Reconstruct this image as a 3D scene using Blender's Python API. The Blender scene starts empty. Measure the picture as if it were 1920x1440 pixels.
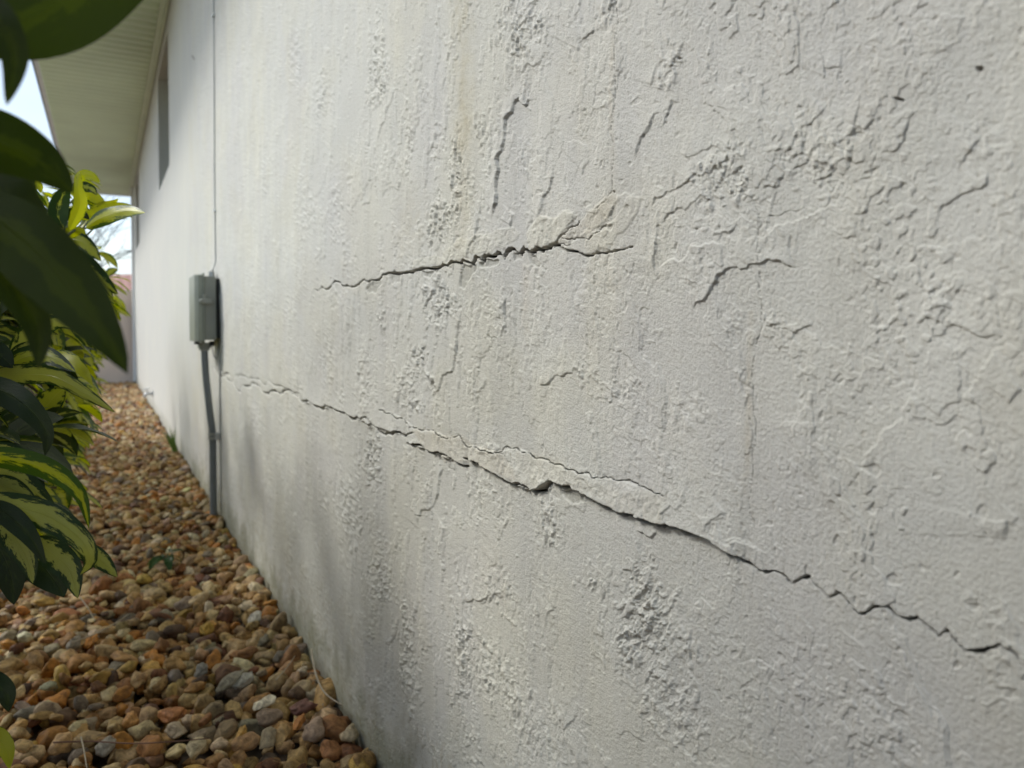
import bpy, bmesh, math, random
import numpy as np
from mathutils import Vector, Matrix, noise as mnoise

random.seed(7); rng = np.random.default_rng(7)
scene = bpy.context.scene
col = scene.collection
R = math.radians

# ------------------------------------------------------------------ camera
F = 1400.0; CZ = 0.61; WX = 0.335           # focal (px of a 1920 wide frame), camera height, wall plane
YAW = R(28.62); PITCH = R(1.6); OC = 624 + F * math.tan(PITCH)   # row of the optical centre (the frame is a lower crop)
cam_d = bpy.data.cameras.new("Camera"); cam = bpy.data.objects.new("Camera", cam_d); col.objects.link(cam)
cam.location = (0, 0, CZ)
cam.rotation_euler = (R(90) - PITCH, 0, -YAW)
cam_d.sensor_width = 36; cam_d.lens = F / 1920 * 36
cam_d.shift_y = -(720 - OC) / 1920
cam_d.clip_start = 0.01; cam_d.clip_end = 3000
cam_d.dof.use_dof = True; cam_d.dof.focus_distance = 0.66; cam_d.dof.aperture_fstop = 8.2
scene.camera = cam
CM = cam.rotation_euler.to_matrix()
CMn = np.array(CM)

# ------------------------------------------------------------------ light
scene.view_settings.view_transform = 'Standard'; scene.view_settings.look = 'None'
scene.view_settings.gamma = 1; scene.view_settings.exposure = 0.87
SUN = Vector((-0.50, 0.42, 0.60)).normalized()      # towards the sun: from the far end, over the hedge
sun_d = bpy.data.lights.new("sun", 'SUN'); sun = bpy.data.objects.new("sun", sun_d); col.objects.link(sun)
sun_d.energy = 1.38; sun_d.angle = R(13); sun_d.color = (1.0, 0.985, 0.93)
sun.rotation_euler = (-SUN).to_track_quat('-Z', 'Y').to_euler()
w = bpy.data.worlds.new("World"); scene.world = w; w.use_nodes = True
wn = w.node_tree; wn.nodes.clear()
sky = wn.nodes.new('ShaderNodeTexSky'); sky.sky_type = 'NISHITA'; sky.sun_disc = False
sky.sun_elevation = math.asin(SUN.z); sky.sun_rotation = math.atan2(SUN.x, SUN.y)
sky.dust_density = 2.0
tc = wn.nodes.new('ShaderNodeTexCoord')
cl = wn.nodes.new('ShaderNodeTexNoise'); cl.inputs['Scale'].default_value = 3.2; cl.inputs['Detail'].default_value = 7
cl.inputs['Roughness'].default_value = 0.55
mp = wn.nodes.new('ShaderNodeMapping'); mp.inputs['Scale'].default_value = (1, 1, 2.4)
rp = wn.nodes.new('ShaderNodeValToRGB'); rp.color_ramp.elements[0].position = 0.42; rp.color_ramp.elements[1].position = 0.66
mx = wn.nodes.new('ShaderNodeMix'); mx.data_type = 'RGBA'
mx.inputs[7].default_value = (3.7, 4.4, 5.15, 1)
bg = wn.nodes.new('ShaderNodeBackground'); bg.inputs['Strength'].default_value = 0.125
wo = wn.nodes.new('ShaderNodeOutputWorld')
L = wn.links.new
L(tc.outputs['Generated'], mp.inputs[0]); L(mp.outputs[0], cl.inputs['Vector']); L(cl.outputs['Fac'], rp.inputs[0])
L(rp.outputs[0], mx.inputs[0]); L(sky.outputs[0], mx.inputs[6]); L(mx.outputs[2], bg.inputs[0]); L(bg.outputs[0], wo.inputs[0])
try:
    scene.cycles.use_denoising = True
except Exception:
    pass

# ------------------------------------------------------------------ helpers
def ray(x, y):
    """world direction (forward component = 1) through pixel x, y of the 1920x1440 frame"""
    return CM @ Vector(((x - 960) / F, -(y - OC) / F, -1.0))
def at(x, y, D):
    return Vector((0, 0, CZ)) + ray(x, y) * D
def on_wall(x, y, X=WX):
    r = ray(x, y); k = X / r.x
    return Vector((0, 0, CZ)) + r * k
def on_ground(x, y, z=0.0):
    r = ray(x, y); k = (z - CZ) / r.z
    return Vector((0, 0, CZ)) + r * k

def tag(o, label=None, cat=None, group=None, kind=None):
    if label: o['label'] = label
    if cat: o['category'] = cat
    if group: o['group'] = group
    if kind: o['kind'] = kind
    return o
def thing(name, label, cat, loc=(0, 0, 0), group=None):
    o = bpy.data.objects.new(name, None); col.objects.link(o); o.location = loc
    o.empty_display_size = 0.05
    return tag(o, label, cat, group)
def link(name, me, mat, parent=None, smooth=False):
    if mat and not me.materials: me.materials.append(mat)
    if smooth:
        me.polygons.foreach_set('use_smooth', np.ones(len(me.polygons), dtype=bool))
    o = bpy.data.objects.new(name, me); col.objects.link(o)
    if parent:
        o.parent = parent
        o.matrix_parent_inverse = Matrix.Translation(parent.location).inverted()
    return o
def np_mesh(name, V, Q, tris=None):
    me = bpy.data.meshes.new(name)
    V = np.asarray(V, dtype=np.float32)
    me.vertices.add(len(V)); me.vertices.foreach_set('co', V.ravel())
    Q = np.asarray(Q, dtype=np.int32); n = Q.shape[1]
    me.loops.add(Q.size); me.loops.foreach_set('vertex_index', Q.ravel())
    me.polygons.add(len(Q))
    me.polygons.foreach_set('loop_start', np.arange(0, Q.size, n, dtype=np.int32))
    me.polygons.foreach_set('loop_total', np.full(len(Q), n, dtype=np.int32))
    me.update(calc_edges=True)
    return me
def vcol(me, name, C):
    a = me.attributes.new(name, 'FLOAT_COLOR', 'POINT')
    C = np.asarray(C, dtype=np.float32)
    if C.shape[1] == 3: C = np.hstack([C, np.ones((len(C), 1), dtype=np.float32)])
    a.data.foreach_set('color', C.ravel())

class MB:
    def __init__(s): s.bm = bmesh.new()
    def box(s, a, b, bevel=0.0, seg=2):
        r = bmesh.ops.create_cube(s.bm, size=1)
        vs = r['verts']
        for v in vs:
            v.co = Vector([a[i] + (v.co[i] + .5) * (b[i] - a[i]) for i in range(3)])
        if bevel:
            es = list({e for v in vs for e in v.link_edges})
            bmesh.ops.bevel(s.bm, geom=es, offset=bevel, segments=seg, affect='EDGES', profile=0.6)
        return s
    def tube(s, pts, rad, n=12, cap=True):
        pts = [Vector(p) for p in pts]; rings = []
        if not hasattr(rad, '__len__'): rad = [rad] * len(pts)
        up = None
        for i, p in enumerate(pts):
            t = (pts[min(i + 1, len(pts) - 1)] - pts[max(i - 1, 0)]).normalized()
            if up is None: up = t.orthogonal().normalized()
            up = (up - t * up.dot(t)).normalized(); sd = t.cross(up)
            rings.append([s.bm.verts.new(p + (up * math.cos(a) + sd * math.sin(a)) * rad[i])
                          for a in [2 * math.pi * k / n for k in range(n)]])
        for a, b in zip(rings, rings[1:]):
            for k in range(n):
                s.bm.faces.new((a[k], a[(k + 1) % n], b[(k + 1) % n], b[k]))
        if cap:
            s.bm.faces.new(rings[0][::-1]); s.bm.faces.new(rings[-1])
        return s
    def prism(s, poly, z0, z1, axes=(0, 1, 2), bevel=0):
        """polygon in axes[0], axes[1], extruded along axes[2]"""
        def mk(z):
            out = []
            for p in poly:
                c = [0, 0, 0]; c[axes[0]] = p[0]; c[axes[1]] = p[1]; c[axes[2]] = z
                out.append(s.bm.verts.new(c))
            return out
        A, B = mk(z0), mk(z1); n = len(A)
        fs = [s.bm.faces.new(A[::-1]), s.bm.faces.new(B)]
        for k in range(n): fs.append(s.bm.faces.new((A[k], A[(k + 1) % n], B[(k + 1) % n], B[k])))
        if bevel:
            es = list({e for f in fs for e in f.edges})
            bmesh.ops.bevel(s.bm, geom=es, offset=bevel, segments=2, affect='EDGES', profile=0.6)
        return s
    def build(s, name, mat, parent=None, smooth=False):
        bmesh.ops.recalc_face_normals(s.bm, faces=s.bm.faces)
        me = bpy.data.meshes.new(name); s.bm.to_mesh(me); s.bm.free()
        return link(name, me, mat, parent, smooth)

# materials
def mat_new(name):
    m = bpy.data.materials.new(name); m.use_nodes = True
    nt = m.node_tree; nt.nodes.clear()
    out = nt.nodes.new('ShaderNodeOutputMaterial'); b = nt.nodes.new('ShaderNodeBsdfPrincipled')
    nt.links.new(b.outputs[0], out.inputs[0])
    return m, nt, b, out
def N(nt, t, **kw):
    n = nt.nodes.new(t)
    for k, v in kw.items():
        if k in n.inputs.keys(): n.inputs[k].default_value = v
        else: setattr(n, k, v)
    return n
def mixc(nt, fac, a, b, mode='MIX'):
    n = nt.nodes.new('ShaderNodeMix'); n.data_type = 'RGBA'; n.blend_type = mode
    for i, v in ((0, fac), (6, a), (7, b)):
        if isinstance(v, bpy.types.NodeSocket): nt.links.new(v, n.inputs[i])
        elif i == 0: n.inputs[0].default_value = v
        else: n.inputs[i].default_value = (*v, 1)
    return n.outputs[2]
def simple(name, colr, rough=0.6, nscale=30, var=0.12, bump=0.0, bscale=200, metallic=0.0, spec=0.5):
    m, nt, b, out = mat_new(name)
    t = N(nt, 'ShaderNodeTexCoord'); no = N(nt, 'ShaderNodeTexNoise', Scale=nscale, Detail=5.0)
    nt.links.new(t.outputs['Object'], no.inputs['Vector'])
    lo = tuple(c * (1 - var) for c in colr); hi = tuple(min(1, c * (1 + var)) for c in colr)
    r = N(nt, 'ShaderNodeValToRGB'); r.color_ramp.elements[0].position = .3; r.color_ramp.elements[1].position = .7
    nt.links.new(no.outputs['Fac'], r.inputs[0])
    nt.links.new(mixc(nt, r.outputs[0], lo, hi), b.inputs['Base Color'])
    b.inputs['Roughness'].default_value = rough; b.inputs['Metallic'].default_value = metallic
    b.inputs['Specular IOR Level'].default_value = spec
    if bump:
        n2 = N(nt, 'ShaderNodeTexNoise', Scale=bscale, Detail=3.0); bp = N(nt, 'ShaderNodeBump', Strength=1.0, Distance=bump)
        nt.links.new(t.outputs['Object'], n2.inputs['Vector']); nt.links.new(n2.outputs['Fac'], bp.inputs['Height'])
        nt.links.new(bp.outputs[0], b.inputs['Normal'])
    return m

# ------------------------------------------------------------------ 2-D noise in numpy
def vnoise(x, y, seed=0):
    xi = np.floor(x).astype(np.int64); yi = np.floor(y).astype(np.int64)
    xf = x - xi; yf = y - yi
    def g(ix, iy, dx, dy):
        h = (ix * 374761393 + iy * 668265263 + seed * 1274126177) & 0xffffffff
        h = ((h ^ (h >> 13)) * 1103515245) & 0xffffffff; h = (h ^ (h >> 16)) & 0xffff
        a = h * (2 * np.pi / 65536.0)
        return np.cos(a) * dx + np.sin(a) * dy
    u = xf ** 3 * (xf * (xf * 6 - 15) + 10); v = yf ** 3 * (yf * (yf * 6 - 15) + 10)
    a = g(xi, yi, xf, yf); b = g(xi + 1, yi, xf - 1, yf); c = g(xi, yi + 1, xf, yf - 1); d = g(xi + 1, yi + 1, xf - 1, yf - 1)
    return ((a + (b - a) * u) + ((c + (d - c) * u) - (a + (b - a) * u)) * v) * 1.5
def fbm(x, y, f, o=4, seed=0, gain=.5):
    s = 0; a = 1
    for k in range(o):
        s = s + a * vnoise(x * f + 13.7 * k, y * f - 7.3 * k, seed + k); f *= 2.03; a *= gain
    return s
def sstep(a, b, x):
    t = np.clip((x - a) / (b - a), 0, 1); return t * t * (3 - 2 * t)

# ------------------------------------------------------------------ traced marks on the stucco (pixels -> wall metres)
V5 = (560, 120, .35417); V3 = (400, 0, .41667); V4 = (450, 500, .41667); V5B = (450, 900, .41667)
V6 = (360, 660, .46875); V6B = (1150, 480, .40272); V7 = (1200, 900, .375); V8 = (1150, 0, .43065)
def P(view, pts): return [(view[0] + view[2] * a, view[1] + view[2] * b) for a, b in pts]

upper_crack = P(V5, [(90,1195),(160,1190),(225,1160),(240,1180),(330,1160),(350,1140),(430,1140),(450,1115),(480,1105),(560,1105),(640,1090),(680,1080),(760,1075),(800,1070),(820,1050),(870,1055),(885,1040),(935,1060),(955,1020),(985,1045),(1000,1015),(1040,1020),(1070,1000),(1095,1025),(1110,995),(1140,980),(1180,1005),(1200,975),(1240,1000),(1270,975),(1300,990),(1330,975),(1370,955),(1400,980),(1450,990),(1510,1010),(1550,1015),(1590,1000),(1640,1000),(1690,988),(1740,978),(1790,970)])
def uw(i, n):   # half width in px at vertex i of the upper crack
    x = upper_crack[i][0]
    return float(np.interp(x, [590, 640, 720, 830, 880, 920, 1000, 1045, 1060, 1110, 1195], [.8, 1.1, 1.0, 1.7, 1.7, 2.4, 3.0, 3.4, 1.9, 1.7, .8]))
low_a = P(V6, [(80,75),(150,90),(240,125),(330,155),(440,200),(480,205),(540,215),(600,240),(680,270),(740,300),(790,325),(815,320),(850,337),(890,322)])
low_b = P(V6, [(860,365),(910,370),(940,390),(1000,410),(1060,440),(1110,460)])
low_c = P(V6, [(1095,425),(1140,440),(1200,480),(1260,520),(1300,530),(1320,525),(1355,540),(1380,560),(1420,545),(1445,515),(1480,540),(1510,535),(1570,565),(1620,590),(1680,625),(1740,650),(1790,662)]) + \
        P(V7, [(0,190),(60,212),(130,225),(200,238),(250,270),(320,285),(380,315),(430,350),(455,380),(500,385),(560,425),(610,458),(720,480),(755,520),(780,500),(835,485),(900,545),(945,592),(985,558),(1040,600),(1100,672),(1150,650),(1200,632),(1235,632),(1300,685),(1340,697),(1390,682),(1440,730),(1495,780),(1540,750),(1590,810),(1630,855),(1690,855),(1750,835),(1810,815),(1870,845),(1920,890),(2000,930)])
up_par = P(V6, [(745,235),(800,245),(850,270),(885,300),(930,315),(980,320),(1030,345),(1075,335),(1105,380),(1130,375),(1180,395),(1240,400),(1290,385),(1350,405),(1370,425),(1450,445),(1560,485),(1640,505),(1720,515),(1800,540),(1870,565),(1900,575)])
up_par0 = P(V6, [(100,78),(190,92),(250,108),(330,135),(430,170),(470,200)])
hairs = [ (P(V5, [(1370,955),(1395,910),(1440,870),(1490,850),(1495,830)]), 1.0),
          (P(V5, [(1400,920),(1440,930),(1530,925),(1600,890),(1640,850)]), .6),
          (P(V5, [(1380,960),(1430,965),(1445,955)]), .6),
          ([(1150,-20),(1156,100),(1155,200),(1155,300),(1150,360),(1140,380),(1122,392)], .7),
          (P(V6B, [(665,80),(690,160),(700,250),(670,400),(650,500),(650,620),(655,730),(660,850),(650,980),(635,1080),(635,1200),(660,1260)]), .8),
          (P(V8, [(580,850),(630,910),(640,950),(635,1100),(640,1250)]), .6),
          (P(V8, [(640,945),(740,935),(840,905)]), .6),
          (P(V6, [(1230,400),(1270,440),(1300,470)]), .6),
          (P(V5, [(1260,1000),(1262,1040),(1280,1070)]), .9),
          (P(V5, [(860,1190),(862,1110),(880,1055)]), .7) ]
# strokes where the skim coat steps: D = casts a dark line, W = catches the light; (view, kind, height mm, points)
steps = [
 (V8,'D',2.3,[(340,1350),(410,1310),(440,1260),(470,1200),(520,1165),(560,1175),(620,1150),(690,1130),(740,1135),(770,1160),(840,1150)]),
 (V8,'D',1.5,[(940,460),(900,510),(840,550),(800,620),(770,690)]),(V8,'D',1.5,[(750,770),(720,825),(660,825)]),
 (V8,'D',1.5,[(1060,590),(1000,615),(955,655)]),(V8,'D',1.4,[(1150,520),(1100,570)]),(V8,'D',1.4,[(1160,655),(1220,665),(1250,630),(1270,580),(1300,510)]),
 (V8,'D',1.3,[(1320,35),(1380,15)]),(V8,'D',1.2,[(1000,5),(930,65),(900,130)]),(V8,'D',1.2,[(910,350),(930,300),(1010,290)]),
 (V8,'D',1.2,[(105,680),(130,600),(175,540),(185,500),(215,500)]),(V8,'D',1.2,[(220,560),(245,500),(265,440),(300,440)]),
 (V8,'D',1.2,[(175,380),(200,290),(235,255)]),(V8,'D',1.2,[(215,400),(245,320),(290,240),(330,170)]),
 (V8,'D',1.7,[(160,910),(200,860),(260,840),(330,800),(400,770),(480,720),(520,660),(540,610)]),
 (V8,'D',1.8,[(440,825),(480,790),(550,750),(590,720)]),(V8,'D',1.4,[(300,670),(420,660),(480,650),(490,690)]),
 (V8,'D',1.6,[(190,1200),(200,1090),(205,985),(260,930),(330,920),(400,850),(450,870)]),
 (V8,'D',1.3,[(270,1000),(330,980),(420,990)]),(V8,'D',1.4,[(440,1030),(520,1020),(560,960)]),
 (V8,'D',1.6,[(770,780),(800,730),(860,690),(910,630)]),(V8,'D',1.6,[(980,710),(1040,695),(1110,710)]),(V8,'D',1.6,[(870,790),(930,780),(980,740)]),
 (V8,'D',1.3,[(1520,715),(1560,650),(1600,600)]),(V8,'D',1.4,[(1400,930),(1480,870),(1560,830),(1625,800),(1630,730)]),
 (V8,'D',1.3,[(960,1010),(1010,1040),(1070,1030)]),
 (V8,'W',1.3,[(1300,150),(1400,95),(1480,70),(1550,75)]),(V8,'W',1.5,[(640,1040),(760,970),(880,930),(1030,780)]),(V8,'W',1.4,[(200,1180),(300,1140),(430,1060),(520,1050)]),
 (V6B,'D',1.5,[(700,330),(750,320),(790,335),(840,355),(900,330),(940,300)]),(V6B,'D',1.5,[(1430,260),(1550,330),(1640,345),(1720,380),(1830,365)]),
 (V6B,'D',1.4,[(1912,620),(1850,690)]),(V6B,'D',1.3,[(1845,1300),(1850,1240),(1900,1210)]),(V6B,'D',1.1,[(1180,1110),(1240,1070)]),
 (V6B,'D',1.2,[(450,1290),(490,1220),(530,1180)]),(V6B,'D',1.0,[(230,1200),(280,1165),(330,1190)]),
 (V6B,'W',1.5,[(1850,390),(1760,470),(1690,580),(1630,680)]),(V6B,'W',1.4,[(1410,590),(1360,700),(1300,790),(1230,880),(1160,1000),(1030,910)]),
 (V6B,'W',1.0,[(985,680),(1060,600),(1130,560)]),(V6B,'W',1.2,[(540,1330),(600,1320),(680,1370)]),(V6B,'W',1.1,[(770,800),(960,780)]),
 (V5,'D',2.8,[(1030,840),(1045,770),(1060,700),(1060,600),(1058,510),(1080,460),(1095,380),(1098,290),(1130,260),(1150,195),(1180,205),(1205,225),(1215,190),(1250,200)]),
 (V5,'D',1.8,[(915,1030),(930,950),(955,910),(970,800),(975,700)]),(V5,'D',1.3,[(1275,840),(1300,750),(1330,670),(1350,600),(1340,540)]),
 (V5,'D',1.2,[(1505,590),(1550,510)]),(V5,'D',.9,[(1790,500),(1820,410),(1870,330),(1890,260)]),(V5,'D',1.4,[(1690,140),(1725,30)]),
 (V5,'D',1.4,[(905,610),(915,540)]),(V5,'D',1.4,[(970,440),(995,420)]),(V5,'D',1.8,[(655,1320),(680,1260),(720,1210)]),
 (V5,'D',1.5,[(565,240),(580,180)]),(V5,'D',1.5,[(100,230),(130,200),(160,60)]),(V5,'D',1.5,[(425,430),(430,370),(460,300),(490,210),(515,100)]),
 (V5,'D',1.4,[(330,760),(375,740),(385,700),(385,500),(390,400)]),(V5,'D',1.4,[(80,690),(120,660),(150,560),(155,500)]),
 (V5,'D',1.3,[(190,1290),(205,1190)]),(V5,'D',1.2,[(540,1340),(545,1110)]),(V5,'D',1.2,[(675,490),(710,440),(730,360)]),
 (V5,'D',1.8,[(1130,860),(1148,790)]),(V5,'W',1.4,[(1290,800),(1420,775),(1480,800)]),(V5,'W',1.0,[(1420,410),(1500,415),(1545,470)]),
 (V3,'D',1.6,[(1360,165),(1410,90),(1440,30)]),(V3,'D',1.8,[(1370,330),(1420,285),(1450,295),(1490,240),(1520,180)]),
 (V3,'D',1.6,[(1640,240),(1655,190),(1720,130)]),(V3,'D',1.6,[(1745,105),(1790,30),(1820,0)]),(V3,'D',1.4,[(1035,400),(1045,300),(1070,200)]),
 (V3,'D',1.0,[(1800,1000),(1690,960),(1640,880)]),(V3,'W',1.2,[(1820,880),(1910,870)]),
 (V4,'D',1.8,[(875,585),(915,490),(960,470),(985,300),(1000,180)]),(V4,'D',1.3,[(740,280),(770,215)]),(V4,'D',1.1,[(680,480),(685,290),(720,200)]),
 (V4,'D',1.3,[(710,580),(735,540),(730,430),(725,370)]),(V4,'D',1.6,[(1340,520),(1390,530),(1420,490),(1500,480),(1520,430)]),
 (V4,'D',1.4,[(1170,330),(1190,270),(1200,130)]),(V4,'D',1.1,[(1060,560),(1100,550),(1115,500)]),(V4,'W',1.4,[(1080,900),(1070,1100),(1060,1180)]),
 (V4,'D',1.7,[(800,1200),(800,1120),(880,1060),(900,960),(925,880)]),(V4,'D',1.4,[(770,1010),(790,890)]),(V4,'D',1.5,[(35,410),(60,330)]),
 (V4,'D',1.4,[(470,560),(465,400),(475,130)]),(V4,'D',1.2,[(490,540),(492,200)]),(V4,'D',1.2,[(540,850),(560,770)]),
 (V4,'D',.9,[(1540,560),(1575,520),(1590,470)]),(V4,'D',1.3,[(830,460),(870,540)]),
 (V5B,'D',1.3,[(910,280),(925,210)]),(V5B,'D',1.5,[(655,960),(655,730),(700,690),(715,660)]),(V5B,'D',1.1,[(780,630),(800,520)]),
 (V5B,'D',1.2,[(1005,640),(1010,555),(1090,545),(1150,515),(1200,520)]),(V5B,'D',1.3,[(270,600),(280,420)]),(V5B,'D',1.1,[(480,620),(490,480)]),
 (V5B,'D',1.0,[(1380,660),(1390,600),(1430,570)]),(V5B,'D',1.4,[(950,1040),(1000,950),(1005,690)]),(V5B,'D',1.1,[(1450,1120),(1490,1090),(1530,1065)]),
 (V5B,'D',1.1,[(1140,1260),(1165,1180)]),(V5B,'D',2.0,[(1725,400),(1760,405),(1790,430)]),(V5B,'D',1.8,[(1790,230),(1850,260),(1880,220)]),
 (V5B,'D',1.2,[(760,1110),(770,900)]),(V5B,'D',2.0,[(1790,570),(1850,640),(1900,730)]),(V5B,'D',1.6,[(1700,1140),(1760,1130),(1830,1180)]),
 (V7,'D',1.8,[(130,750),(200,870),(250,945),(275,935)]),(V7,'W',1.6,[(540,905),(590,895),(640,925),(680,965)]),(V7,'W',1.2,[(760,1015),(830,990),(860,930)]),
 (V7,'D',1.2,[(800,845),(830,850)]),(V7,'D',1.4,[(20,880),(90,980),(180,1060)]),(V7,'D',1.5,[(60,1130),(130,1200),(150,1170)]),(V7,'W',1.4,[(310,580),(380,640)]),
 (V7,'D',1.0,[(345,265),(400,195),(440,150)]),(V7,'W',1.2,[(440,320),(490,300),(560,330),(620,350)]),(V7,'D',1.4,[(1840,190),(1845,300)]),
]
# crumbly areas (view, cx, cy, rx, ry, amplitude mm)
rough = [(V8,500,800,190,200,2.2),(V8,950,720,170,120,2.2),(V8,250,300,90,150,1.5),(V8,560,350,70,120,1.2),(V8,700,1020,120,90,.9),(V8,1600,600,110,160,1.3),(V8,330,1230,60,50,1.3),
 (V8,1300,200,350,200,.5),(V6B,340,720,110,160,1.1),(V6B,920,1080,210,260,.9),(V6B,600,590,60,90,1.5),(V6B,560,280,70,90,1.1),(V6B,90,610,90,60,1.1),(V6B,760,300,80,50,1.3),(V6B,1300,370,110,60,1.0),
 (V6B,1400,740,60,70,.8),(V6B,1650,200,300,150,1.0),(V6B,1750,950,160,250,.8),(V7,100,720,200,260,2.0),(V7,150,1100,220,280,1.4),(V7,1750,640,130,90,1.2),(V7,1790,1000,130,260,1.2),(V7,1100,1180,300,200,.5),
 (V5B,1800,620,140,330,2.4),(V5B,620,450,60,110,1.8),(V5B,1380,200,80,130,1.6),(V5B,1130,850,230,200,1.3),(V5B,760,800,60,330,1.7),(V5B,1620,470,100,80,1.6),(V5B,500,150,70,220,1.5),(V5B,1010,800,50,330,1.6),(V5B,1300,1100,300,150,1.0),
 (V3,1400,150,130,190,2.0),(V3,1320,100,120,120,1.3),(V3,740,330,70,210,1.9),(V3,360,250,40,150,1.6),(V3,1100,780,50,260,1.9),(V3,480,430,45,150,1.6),(V3,1400,720,70,110,1.3),(V3,1020,980,90,150,1.9),(V3,230,800,40,130,1.2),(V3,880,650,30,200,1.2),(V3,1200,570,60,80,1.5),(V3,430,960,40,150,1.5),(V3,550,950,40,200,1.5),(V3,1780,60,100,70,1.5),
 (V4,900,150,90,120,2.3),(V4,800,400,50,60,2.2),(V4,600,850,60,220,1.9),(V4,560,520,60,190,1.5),(V4,1550,460,60,50,1.9),(V4,1700,560,60,50,1.6),(V4,640,230,40,70,1.7),(V4,1200,230,40,120,1.3),(V4,1370,980,50,150,1.2),(V4,400,420,40,160,1.3),
 (V4,800,620,40,40,1.9),(V4,870,520,30,60,1.7),(V4,1130,820,90,40,1.3)]
chips = [P(V5, q) for q in [[(480,1110),(545,1105),(530,1160),(495,1170),(478,1135)],[(375,1160),(430,1140),(440,1165),(410,1210),(370,1215),(360,1190)],
 [(650,1090),(740,1085),(760,1110),(700,1125),(660,1120)],[(880,1060),(945,1060),(950,1085),(905,1150),(875,1195),(860,1180),(865,1110)],[(960,1050),(1000,1030),(1065,1035),(1060,1060),(1010,1080),(965,1075)],
 [(1140,1000),(1185,1010),(1180,1045),(1140,1045)],[(1200,990),(1250,1010),(1280,1060),(1270,1080),(1230,1060)]]] + [P(V6, [(1475,545),(1540,550),(1572,570),(1570,600),(1545,608),(1500,590),(1480,570)])]
pits = [(1835,128,7,4.5),(362,108,3,3),(1687,186,10,2.5),(1278,110,3,2),(1155,360,2,2)]

def to_wall(pts):
    out = []
    for x, y in pts:
        p = on_wall(x, y); out.append((p.y, p.z))
    return np.array(out)
def jag(pts, amp, levels=3, seed=0):
    r = np.random.default_rng(seed + 100); pts = [np.array(p) for p in pts]
    for l in range(levels):
        q = [pts[0]]
        for a, b in zip(pts, pts[1:]):
            d = b - a; n = np.array([-d[1], d[0]])
            q.append((a + b) / 2 + n * r.normal() * amp); q.append(b)
        pts = q
    return np.array(pts)

# grid of the near wall: columns spaced evenly as seen, rows fine inside the seen band, coarser above and below
STEP = 1.35
def col_t(x): return WX / math.tan(YAW + math.atan((x - 960) / F))
tcols = [col_t(x) for x in np.arange(1985, 356, -STEP)]
tcols = list(np.linspace(-3.0, -.5, 40)[:-1]) + list(np.linspace(-.5, tcols[0], 170)[:-1]) + tcols
T = np.array(tcols); Dc = T * math.cos(YAW) + WX * math.sin(YAW)
Dv = np.clip(Dc, .22, None)
zhi = np.minimum(CZ + Dv * .478, 2.38); zlo = np.maximum(CZ - Dv * .60, -.06)
NR = 1040; NU = 130; ND = 30
fr = np.linspace(0, 1, NR)
fine = zlo[:, None] + (zhi - zlo)[:, None] * fr[None]
upf = (np.linspace(0, 1, NU + 1)[1:]) ** 1.15
upz = zhi[:, None] + (2.42 - zhi)[:, None] * upf[None]
dnf = 1 - (1 - np.linspace(0, 1, ND + 1)[:-1]) ** 1.6
dnz = -.12 + (zlo + .12)[:, None] * np.linspace(0, 1, ND + 1)[None, :-1]
Z = np.hstack([dnz, fine, upz]); NRt = Z.shape[1]
TT = np.repeat(T[:, None], NRt, 1)
tf = TT.ravel(); zf = Z.ravel()
H = np.zeros_like(tf); TINT = np.ones((len(tf), 3))
DEP = np.repeat(Dv[:, None], NRt, 1).ravel()

def seg_dist(pts, idx, wid=None):
    """distance, signed side, position along (0..1), width for vertices idx to polyline pts"""
    x = tf[idx]; y = zf[idx]
    best = np.full(len(idx), 1e9); side = np.zeros(len(idx)); pos = np.zeros(len(idx)); ww = np.zeros(len(idx))
    seg = pts[1:] - pts[:-1]; ln = np.hypot(seg[:, 0], seg[:, 1]) + 1e-9; cum = np.concatenate([[0], np.cumsum(ln)]); tot = cum[-1]
    for k in range(len(seg)):
        dx = x - pts[k, 0]; dy = y - pts[k, 1]
        u = np.clip((dx * seg[k, 0] + dy * seg[k, 1]) / ln[k] ** 2, 0, 1)
        ex = dx - u * seg[k, 0]; ey = dy - u * seg[k, 1]; d = np.hypot(ex, ey)
        m = d < best
        best[m] = d[m]; side[m] = np.sign(seg[k, 0] * dy[m] - seg[k, 1] * dx[m])
        pos[m] = (cum[k] + u[m] * ln[k]) / tot
        if wid is not None: ww[m] = wid[k] + (wid[k + 1] - wid[k]) * u[m]
    return best, side, pos, ww
def near(pts, r):
    lo = pts.min(0) - r; hi = pts.max(0) + r
    c0 = np.searchsorted(T, lo[0]); c1 = np.searchsorted(T, hi[0])
    if c1 <= c0: return np.array([], dtype=int)
    sl = np.arange(c0 * NRt, c1 * NRt)
    z = zf[sl]
    return sl[(z > lo[1]) & (z < hi[1])]

NEARK = np.clip(DEP / .75, .62, 1.15)
# broad undulation, plates of the knock-down coat, grain
H += .0022 * fbm(tf, zf, 4, 3, 1)
wx = .014 * fbm(tf, zf, 20, 4, 5); wz = .012 * fbm(tf, zf, 18, 3, 9)
pl = fbm(tf + wx, zf * .8 + wz, 11, 3, 21) + .28 * fbm(tf, zf, 120, 2, 31)
pm = sstep(-.15, .25, fbm(tf, zf, 3.1, 2, 41))
H += .00075 * NEARK * sstep(.30, .34, pl) * (.35 + .65 * pm)
pl2 = fbm(tf * 1.3 - wz, zf * .7 + wx, 17, 3, 61) + .3 * fbm(tf, zf, 150, 2, 71)
H += .0006 * NEARK * sstep(.36, .41, pl2) * (1 - pm * .5)
pl3 = fbm(tf * 1.9 + wx, zf * .55 - wz, 20, 3, 63) + .25 * fbm(tf, zf, 150, 2, 73)
H += .0007 * NEARK * sstep(.38, .43, pl3) * sstep(.45, .8, DEP)
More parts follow.
